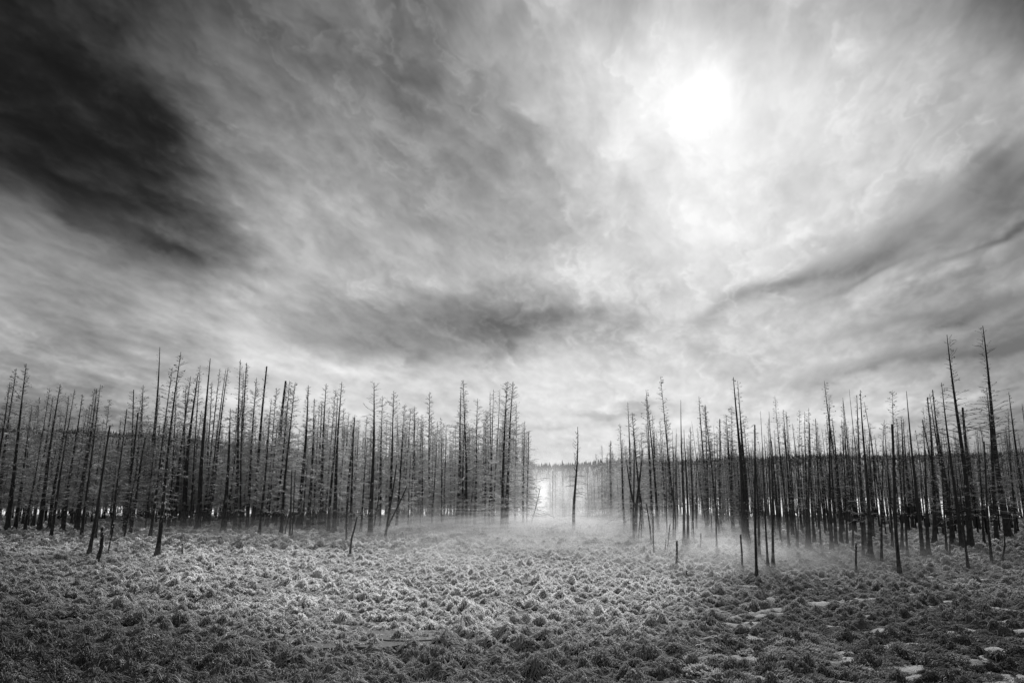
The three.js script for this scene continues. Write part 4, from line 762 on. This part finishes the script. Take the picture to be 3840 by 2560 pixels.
// ---------------------------------------------------------------- rime-covered grass
// A tussock: old sedge leaves fallen over in a peaked heap, rime on everything that faces the sky.
const FROST = 0.95;
function tussock(seed, o) {
  const rnd = rng(seed), b = new Builder(), ph = rnd() * 9, px = (rnd() - 0.5) * o.R * 0.7, pz = (rnd() - 0.5) * o.R * 0.7, comb = rnd() * 6.283;
  const edge = (t) => o.R * (1 + 0.3 * Math.sin(t * 2 + ph) * 0.6 + 0.2 * noise(Math.cos(t) * 2 + ph, Math.sin(t) * 2));
  const surf = (x, z) => { const dx = x - px, dz = z - pz, q = Math.hypot(dx, dz) / edge(Math.atan2(dz, dx)); return q >= 1 ? -0.02 : o.h * mix(Math.pow(1 - q * q, 0.9), 1 - q, o.peak) * (1 + 0.45 * noise(x * 7 + ph, z * 7) + 0.2 * noise(x * 17, z * 17 + ph)); };
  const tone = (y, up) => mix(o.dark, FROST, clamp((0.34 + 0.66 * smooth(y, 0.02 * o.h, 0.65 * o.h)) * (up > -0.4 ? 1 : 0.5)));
  // the matted heart, coloured darker to paint shade into the gaps between leaves
  const A = 18, K = 6, f = b.count;
  for (let k = 0; k <= K; k++) for (let a = 0; a < A; a++) {
    const t = (a / A) * 6.283, q = edge(t) * (k / K) * 0.98, x = px + Math.cos(t) * q, z = pz + Math.sin(t) * q, y = Math.max(surf(x, z) * 0.86, -0.04) + (k ? 0.03 * o.h * noise(x * 20, z * 20) : 0);
    const e = 0.02, nx = -(surf(x + e, z) - surf(x - e, z)) / (2 * e), nz = -(surf(x, z + e) - surf(x, z - e)) / (2 * e), l = Math.hypot(nx, 1, nz);
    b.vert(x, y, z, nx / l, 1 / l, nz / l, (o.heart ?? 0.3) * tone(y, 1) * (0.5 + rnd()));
  }
  for (let k = 0; k < K; k++) for (let a = 0; a < A; a++) { const i0 = f + k * A + a, i1 = f + k * A + ((a + 1) % A); b.i.push(i0, i1, i1 + A, i0, i1 + A, i0 + A); }
  for (let n = 0; n < o.n; n++) {                 // leaves combed down the heap
    let t = rnd() * 6.283, q = edge(t) * 0.75 * Math.pow(rnd(), 0.8), x = px + Math.cos(t) * q, z = pz + Math.sin(t) * q, dir = (rnd() < o.comb ? comb + (rnd() - 0.5) * 1.4 : t + (rnd() - 0.5) * 1.2);
    const len = o.len * (0.4 + 0.8 * rnd()), lift = o.lift * (0.3 + rnd()), N = 5, path = [];
    for (let k = 0; k <= N; k++) {
      path.push(V(x, Math.max(surf(x, z), 0) + 0.008 + lift * Math.sin(3.14 * Math.min(1, 0.12 + k / N * 0.95)), z));
      x += Math.cos(dir) * len / N; z += Math.sin(dir) * len / N; dir += (rnd() - 0.5) * 0.45;
    }
    const r = o.r * (0.6 + 0.8 * rnd()), w = path.map(() => 0.75 + 0.5 * rnd());
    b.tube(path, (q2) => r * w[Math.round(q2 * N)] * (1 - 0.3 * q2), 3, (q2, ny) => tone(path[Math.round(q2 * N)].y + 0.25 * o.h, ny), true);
  }
  for (let n = 0; n < o.arcs; n++) {              // bent stems standing out of it
    const t = rnd() * 6.283, q = edge(t) * 0.6 * rnd(), x = px + Math.cos(t) * q, z = pz + Math.sin(t) * q, y = surf(x, z) - 0.02, up = o.arc * (0.5 + rnd()), dir = rnd() < 0.6 ? comb + (rnd() - 0.5) : rnd() * 6.283, sharp = rnd() < 0.5, N = sharp ? 4 : 7, path = [], reach = up * (0.6 + 0.9 * rnd());
    for (let k = 0; k <= N; k++) { const e = k / N, rise = sharp ? (e < 0.5 ? e * 2 : 1 - (e - 0.5) * (1.0 + 0.9 * rnd())) : Math.sin(e * 3.0); path.push(V(x + Math.cos(dir) * reach * e, y + up * rise, z + Math.sin(dir) * reach * e)); }
    const r = o.r * (0.7 + 0.6 * rnd());
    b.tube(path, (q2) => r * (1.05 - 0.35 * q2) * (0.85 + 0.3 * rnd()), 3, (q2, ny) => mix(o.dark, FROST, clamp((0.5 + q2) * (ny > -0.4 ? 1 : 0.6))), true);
  }
  for (let n = 0; n < o.fuzz; n++) {              // short rimed leaf ends all over
    const t = rnd() * 6.283, q = edge(t) * Math.sqrt(rnd()), x = px + Math.cos(t) * q, z = pz + Math.sin(t) * q, y = Math.max(surf(x, z), 0) - 0.01;
    const d = V(Math.cos(t) * 0.7 * q / o.R + (rnd() - 0.5) * 1.1 + Math.cos(comb) * o.comb * 0.8, 0.55 + 0.5 * rnd(), Math.sin(t) * 0.7 * q / o.R + (rnd() - 0.5) * 1.1 + Math.sin(comb) * o.comb * 0.8).normalize(), L = o.fl * (0.5 + rnd());
    const p0 = V(x, y, z), p1 = p0.clone().addScaledVector(d, L * 0.6), p2 = p1.clone().addScaledVector(d, L * 0.4); p2.y -= L * 0.25 * rnd();
    const r = o.r * (0.6 + 0.6 * rnd());
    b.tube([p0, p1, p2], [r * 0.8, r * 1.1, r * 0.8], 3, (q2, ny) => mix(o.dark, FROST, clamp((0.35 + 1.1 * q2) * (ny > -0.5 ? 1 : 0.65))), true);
  }
  return b.geometry();
}
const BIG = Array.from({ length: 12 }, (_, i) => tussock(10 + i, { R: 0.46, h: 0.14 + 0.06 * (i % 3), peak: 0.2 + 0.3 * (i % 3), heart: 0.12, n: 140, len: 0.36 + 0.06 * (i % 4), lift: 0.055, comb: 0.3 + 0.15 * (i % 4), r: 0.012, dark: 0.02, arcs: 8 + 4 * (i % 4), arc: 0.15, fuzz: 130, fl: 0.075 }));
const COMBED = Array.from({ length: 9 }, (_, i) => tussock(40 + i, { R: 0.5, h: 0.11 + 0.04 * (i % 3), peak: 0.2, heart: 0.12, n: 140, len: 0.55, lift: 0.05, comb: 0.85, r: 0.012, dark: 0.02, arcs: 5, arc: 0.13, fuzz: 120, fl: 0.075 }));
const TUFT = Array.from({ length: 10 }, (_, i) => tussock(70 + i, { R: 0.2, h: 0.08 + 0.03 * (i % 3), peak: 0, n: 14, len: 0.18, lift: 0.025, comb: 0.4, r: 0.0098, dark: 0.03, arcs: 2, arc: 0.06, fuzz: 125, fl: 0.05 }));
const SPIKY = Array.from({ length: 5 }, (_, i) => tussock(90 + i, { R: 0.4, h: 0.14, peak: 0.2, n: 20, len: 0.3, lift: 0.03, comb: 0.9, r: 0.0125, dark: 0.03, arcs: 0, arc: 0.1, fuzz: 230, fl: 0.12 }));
function scatter(name, label, variants, spots) {
  const group = new THREE.Group(); group.name = name; tag(group, label, 'grass', null, 'stuff');
  const m = new THREE.Matrix4(), c = new THREE.Color();
  variants.forEach((g, k) => {
    const mine = spots.filter((_, i) => i % variants.length === k), inst = new THREE.InstancedMesh(g, blade, mine.length);
    mine.forEach(([x, z, s, turn, tone, sy], i) => { m.compose(V(x, heightAt(x, z), z), new THREE.Quaternion().setFromEuler(new THREE.Euler(0, turn, 0)), V(s, s * sy, s)); inst.setMatrixAt(i, m); c.setRGB(tone, tone, tone); inst.setColorAt(i, c); });
    inst.name = 'grass_tufts'; inst.userData.kind = 'stuff'; group.add(shaded(inst));
  });
  scene.add(group);
}
{
  const rnd = rng(2024), big = [], combed = [], tufts = [], spiky = [], floor = [];
  const cell = (z0, z1, step, f) => { for (let d = z0; d < z1; d += step(d)) { const s = step(d), w = d * 0.92 + 4; for (let x = -w; x < w; x += s) f(x + (rnd() - 0.5) * s * 1.1, -(d + (rnd() - 0.5) * s * 1.1), d); } };
  const tone = (x, z) => clamp((0.3 + 1.12 * frostShadeAt(x, z)) * (1 - 0.55 * smooth(Math.abs(Math.atan2(x, -z)) / RAD, 12, 33) * (1 - smooth(-z, 13, 24))) * (0.8 + 0.35 * rnd()), 0.07, 1);  // near side corners darkened in the grass colour, as edge falloff
  const azOf = (x, z) => Math.atan2(x, -z) / RAD;
  cell(9, 28, () => 0.37, (x, z, d) => {           // tussocks by the road
    const az = azOf(x, z), fade = smooth(d + 3.5 * noise(x * 0.3, z * 0.3), 14, 22) * (1 - 0.6 * smooth(az, 8, 16));
    if (rnd() < fade * 0.93 || noise(x * 0.45 + 60, z * 0.45) < -0.66) return;
    if (snowAt(x, z) > 0.55 && rnd() < 0.8) return;
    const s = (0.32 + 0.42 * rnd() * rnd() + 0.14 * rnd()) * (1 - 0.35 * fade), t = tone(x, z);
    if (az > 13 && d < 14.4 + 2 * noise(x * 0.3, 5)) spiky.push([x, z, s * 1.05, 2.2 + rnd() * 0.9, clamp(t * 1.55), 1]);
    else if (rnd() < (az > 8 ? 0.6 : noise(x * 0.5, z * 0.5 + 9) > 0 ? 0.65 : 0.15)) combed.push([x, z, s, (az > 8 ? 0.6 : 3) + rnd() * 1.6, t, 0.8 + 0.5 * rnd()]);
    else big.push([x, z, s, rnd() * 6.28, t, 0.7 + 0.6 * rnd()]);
  });
  cell(9, 58, (d) => 0.125 + 0.0022 * d, (x, z, d) => {  // short tufts between and beyond
    const az = azOf(x, z), gone = d < 22 ? 0.45 : 0.1;
    if (rnd() < gone) return;
    const sn = snowAt(x, z); if (sn > 0.5 && rnd() < 0.7) return;
    const hump = clamp(1.6 * fbm(x * 2.6, z * 3.2, 2), -0.6, 0.8);
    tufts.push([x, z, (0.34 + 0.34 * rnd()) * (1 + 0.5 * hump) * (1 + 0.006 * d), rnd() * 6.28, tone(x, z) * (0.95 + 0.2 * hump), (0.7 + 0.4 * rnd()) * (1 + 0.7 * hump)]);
  });
  for (const [, type, x, z, , , r] of TREES) if (z > -52 && r > 0.03) for (let k = 0; k < (r > 0.1 ? 5 : 3); k++) { const a = rnd() * 6.28, q = r + 0.12 + 0.1 * rnd(); combed.push([x + Math.cos(a) * q, z + Math.sin(a) * q, 0.35 + 0.3 * rnd(), rnd() * 6.28, tone(x, z) * 0.85, 1 + 0.6 * rnd()]); }   // grass banked round the foot of each trunk
  cell(40, 94, (d) => 0.5 + 0.006 * d, (x, z) => { if (rnd() < 0.35) return; floor.push([x, z, 1.1 + 1.2 * rnd(), rnd() * 6.28, clamp(0.5 + 0.3 * rnd()), 0.7 + 0.6 * rnd()]); });
  scatter('frosted_tussocks', 'drooping rime-coated sedge tussocks in the near meadow', BIG, big);
  scatter('combed_grass', 'flattened frosted grass lying combed over between the tussocks', COMBED, combed);
  scatter('spiky_frosted_grass', 'short stiff frosted spikes of grass in the right foreground', SPIKY, spiky);
  scatter('meadow_tufts', 'pale frosted short grass covering the open middle meadow', TUFT, tufts);
  scatter('forest_floor_grass', 'duller dry grass on the floor beneath the dead trees', TUFT.slice(0, 4), floor);
}

// ---------------------------------------------------------------- frozen puddles between the tussocks
[[-2.05, -15.6, 1.0, 0.55, 'small dark frozen puddle, farthest back of three among centre tussocks'], [-2.55, -14.9, 0.9, 0.4, 'small frozen puddle between drooping tussocks, middle of three left of centre'], [-4.0, -14.6, 0.7, 0.35, 'smallest frozen puddle, leftmost of three among the foreground tussocks']].forEach(([x, z, a, b, label], k) => {
  const s = new THREE.Shape(), r = rng(50 + k);
  for (let i = 0; i <= 26; i++) { const t = (i % 26) / 26 * 6.283, q = 1 + 0.22 * Math.sin(t * 3 + k) + 0.1 * Math.sin(t * 5 + 2 * k); s[i ? 'lineTo' : 'moveTo'](Math.cos(t) * a * q, Math.sin(t) * b * q); }
  const g = new THREE.ExtrudeGeometry(s, { depth: 0.03, bevelEnabled: false }); g.rotateX(-Math.PI / 2);
  const o = shaded(new THREE.Mesh(g, ice)); o.name = numbered('frozen_puddle'); o.position.set(x, heightAt(x, z) + 0.05, z);
  scene.add(tag(o, label, 'puddle', null));
});

// ---------------------------------------------------------------- dry shrubs and fallen branches at the edge of the mist
function shrub(x, z, R, h, n, label, seed) {
  const rnd = rng(seed), o = new THREE.Group(); o.name = numbered('dry_shrub'); o.position.set(x, heightAt(x, z) - 0.05, z);
  for (let k = 0; k < 3; k++) {
    const b = new Builder();
    for (let i = 0; i < n / 3; i++) {
      const a = rnd() * 6.28, q = R * Math.sqrt(rnd()), H = h * (0.4 + 0.8 * rnd()), base = V(Math.cos(a) * q, 0, Math.sin(a) * q * 0.5), tip = base.clone().add(V((rnd() - 0.5) * 0.5 * H, H, (rnd() - 0.5) * 0.5 * H));
      b.tube([base, base.clone().lerp(tip, 0.5).add(V(0.04 * rnd(), 0, 0)), tip], [0.012, 0.009, 0.004], 3, () => 0.12);
      for (let j = 0; j < 6; j++) b.spike(base.clone().lerp(tip, 0.3 + 0.7 * rnd()), V(rnd() - 0.5, 0.6, rnd() - 0.5), 0.12 + 0.2 * rnd(), 0.006, 0.12, 0.3);
    }
    const m = shaded(new THREE.Mesh(b.geometry(), twig)); m.name = 'stem'; o.add(m);
  }
  scene.add(tag(o, label, 'shrub'));
}
shrub(2.7, -48.5, 2.2, 0.75, 66, 'low dry shrub patch in the mist just left of the lone snag', 1);
shrub(4.9, -48, 1.2, 0.8, 30, 'sparse dry stems in the mist just right of the lone snag', 2);
shrub(-3.0, -54, 3.2, 0.6, 90, 'dark low brush under the drooping-branched pine at the meadow edge', 3);
shrub(-7.8, -46.5, 3.2, 0.5, 75, 'low dark brush strip right of the slanting pole at the meadow edge', 4);
function fallen(x, z, len, az, tilt, label, seed) {
  const rnd = rng(seed), o = new THREE.Group(); o.name = numbered('fallen_branch'); o.position.set(x, heightAt(x, z), z);
  const P = []; for (let k = 0; k <= 7; k++) { const t = k / 7; P.push(V(len * t, 0.05 + len * Math.sin(tilt) * t - 0.5 * t * t * 0.6, 0.1 * Math.sin(t * 5))); }
  const b = new Builder(); b.tube(P, (t) => 0.035 * (1 - 0.75 * t), 6, () => 1, true, 1);
  const s = shaded(new THREE.Mesh(b.geometry(), bark)); s.name = 'stem'; o.add(s);
  for (let k = 0; k < 7; k++) { const c = new Builder(), q = P[1 + Math.floor(rnd() * 6)]; limb(c, rnd, 0, rnd() * 6.28, 0.4 + 0.5 * rnd(), 0.012, 0.3, 0.5, 5, 0.4, 0.2); const m = shaded(new THREE.Mesh(c.geometry(), twig)); m.name = 'branch'; m.position.copy(q); o.add(m); }
  o.rotation.y = az; scene.add(tag(o, label, 'branch'));
}
fallen(-16.6, -57, 2.6, 0.2, 0.5, 'arching fallen branch propped among trunks left of the crooked stem', 5);
fallen(-17.6, -58.5, 2.2, 0.3, 0.55, 'smaller fallen branch left beside the arching one', 6);

// ---------------------------------------------------------------- ground mist: many thin level veils that thicken where the steam drifts
{
  const mist = new THREE.MeshPhysicalMaterial({ name: 'mist', color: gray(0.97), roughness: 1, vertexColors: true, transparent: true, opacity: 0.25, transmission: 0.5, thickness: 0, specularIntensity: 0 });
  const group = new THREE.Group(); group.name = 'mist';
  tag(group, 'pale ground mist drifting round the trunk feet and up the open lane', 'mist', null, 'stuff');
  const bump = (x, z, cx, cz, sx, sz) => Math.exp(-(((x - cx) / sx) ** 2) - ((z - cz) / sz) ** 2);
  const thick = (x, z, y) => {
    const low = Math.exp(-y / 0.75), n = 0.75 + 1.5 * fbm(x * 0.16 + y * 0.5, z * 0.09 + 3, 5);
    const bank = 2.1 * bump(x, z, 1.5, -60, 12.5, 22) + 1.2 * bump(x, z, 4, -72, 8, 22) + 1.3 * bump(x, z, 6, -48, 7.5, 13) + 0.75 * bump(x, z, 5, -38, 8, 11) * Math.exp(-y / 0.8) + 0.5 * bump(x, z, -12, -60, 14, 12) + 0.12 * bump(x, z, 13, -46, 8, 8);
    return clamp(bank * low * n);
  };
  const steam = (x, z, y) => clamp((0.42 + 2.4 * bump(x, z, 4.6 + 0.5 * Math.sin(y * 0.8 + z * 0.1), -112, 5.0 + 0.3 * y, 60)) * bump(x, z, 7.5, -108, 13, 62) * Math.exp(-Math.pow(Math.max(y, 0) / 4.5, 2.4)) * (0.75 + 1.1 * fbm(x * 0.28 + z, y * 0.3 + z * 0.3, 4)));
  const veil = (g, density) => {                  // keeps only the faces of a veil where there is any mist
    const p = g.attributes.position, c = new Float32Array(p.count * 4), keep = [], idx = g.index.array;
    for (let i = 0; i < p.count; i++) { c[i * 4] = c[i * 4 + 1] = c[i * 4 + 2] = 1; const a = density(p.getX(i), p.getZ(i), p.getY(i)); c[i * 4 + 3] = a < 0.012 ? 0 : a; }
    for (let i = 0; i < idx.length; i += 3) if (c[idx[i] * 4 + 3] + c[idx[i + 1] * 4 + 3] + c[idx[i + 2] * 4 + 3] > 0) keep.push(idx[i], idx[i + 1], idx[i + 2]);
    g.setAttribute('color', new THREE.BufferAttribute(c, 4)); g.setIndex(keep); g.computeVertexNormals();
    const o = new THREE.Mesh(g, mist); o.name = 'mist_veil'; o.userData.kind = 'stuff'; o.receiveShadow = true; group.add(o);
  };
  for (let k = 0; k < 12; k++) {
    const y = 0.22 + 2.1 * Math.pow(k / 11, 1.35), g = new THREE.PlaneGeometry(90, 120, 90, 120);
    g.rotateX(-Math.PI / 2); g.translate(2, y, -82);
    const p = g.attributes.position;
    for (let i = 0; i < p.count; i++) p.setY(i, y + (0.12 + 0.09 * y) * fbm(p.getX(i) * 0.22 + y * 13, p.getZ(i) * 0.1 + y * 7, 3));
    veil(g, (x, z, yy) => thick(x, z, y) * smooth(Math.min(x + 43, 47 - x, z + 142, -22 - z), 0, 6));
  }
  for (let k = 0; k < 9; k++) {                   // the steam that climbs in the open lane
    const g = new THREE.PlaneGeometry(44, 15, 80, 40);
    g.rotateY((k % 2 ? 0.45 : -0.4) + 0.1 * Math.sin(k * 2.1)); g.translate(6, 7, -70 - 9.5 * k);
    const p = g.attributes.position;
    for (let i = 0; i < p.count; i++) p.setZ(i, p.getZ(i) + 1.6 * noise(p.getX(i) * 0.3 + k * 5, p.getY(i) * 0.3));
    veil(g, steam);
  }
  scene.add(group);
}

renderer.render(scene, camera);
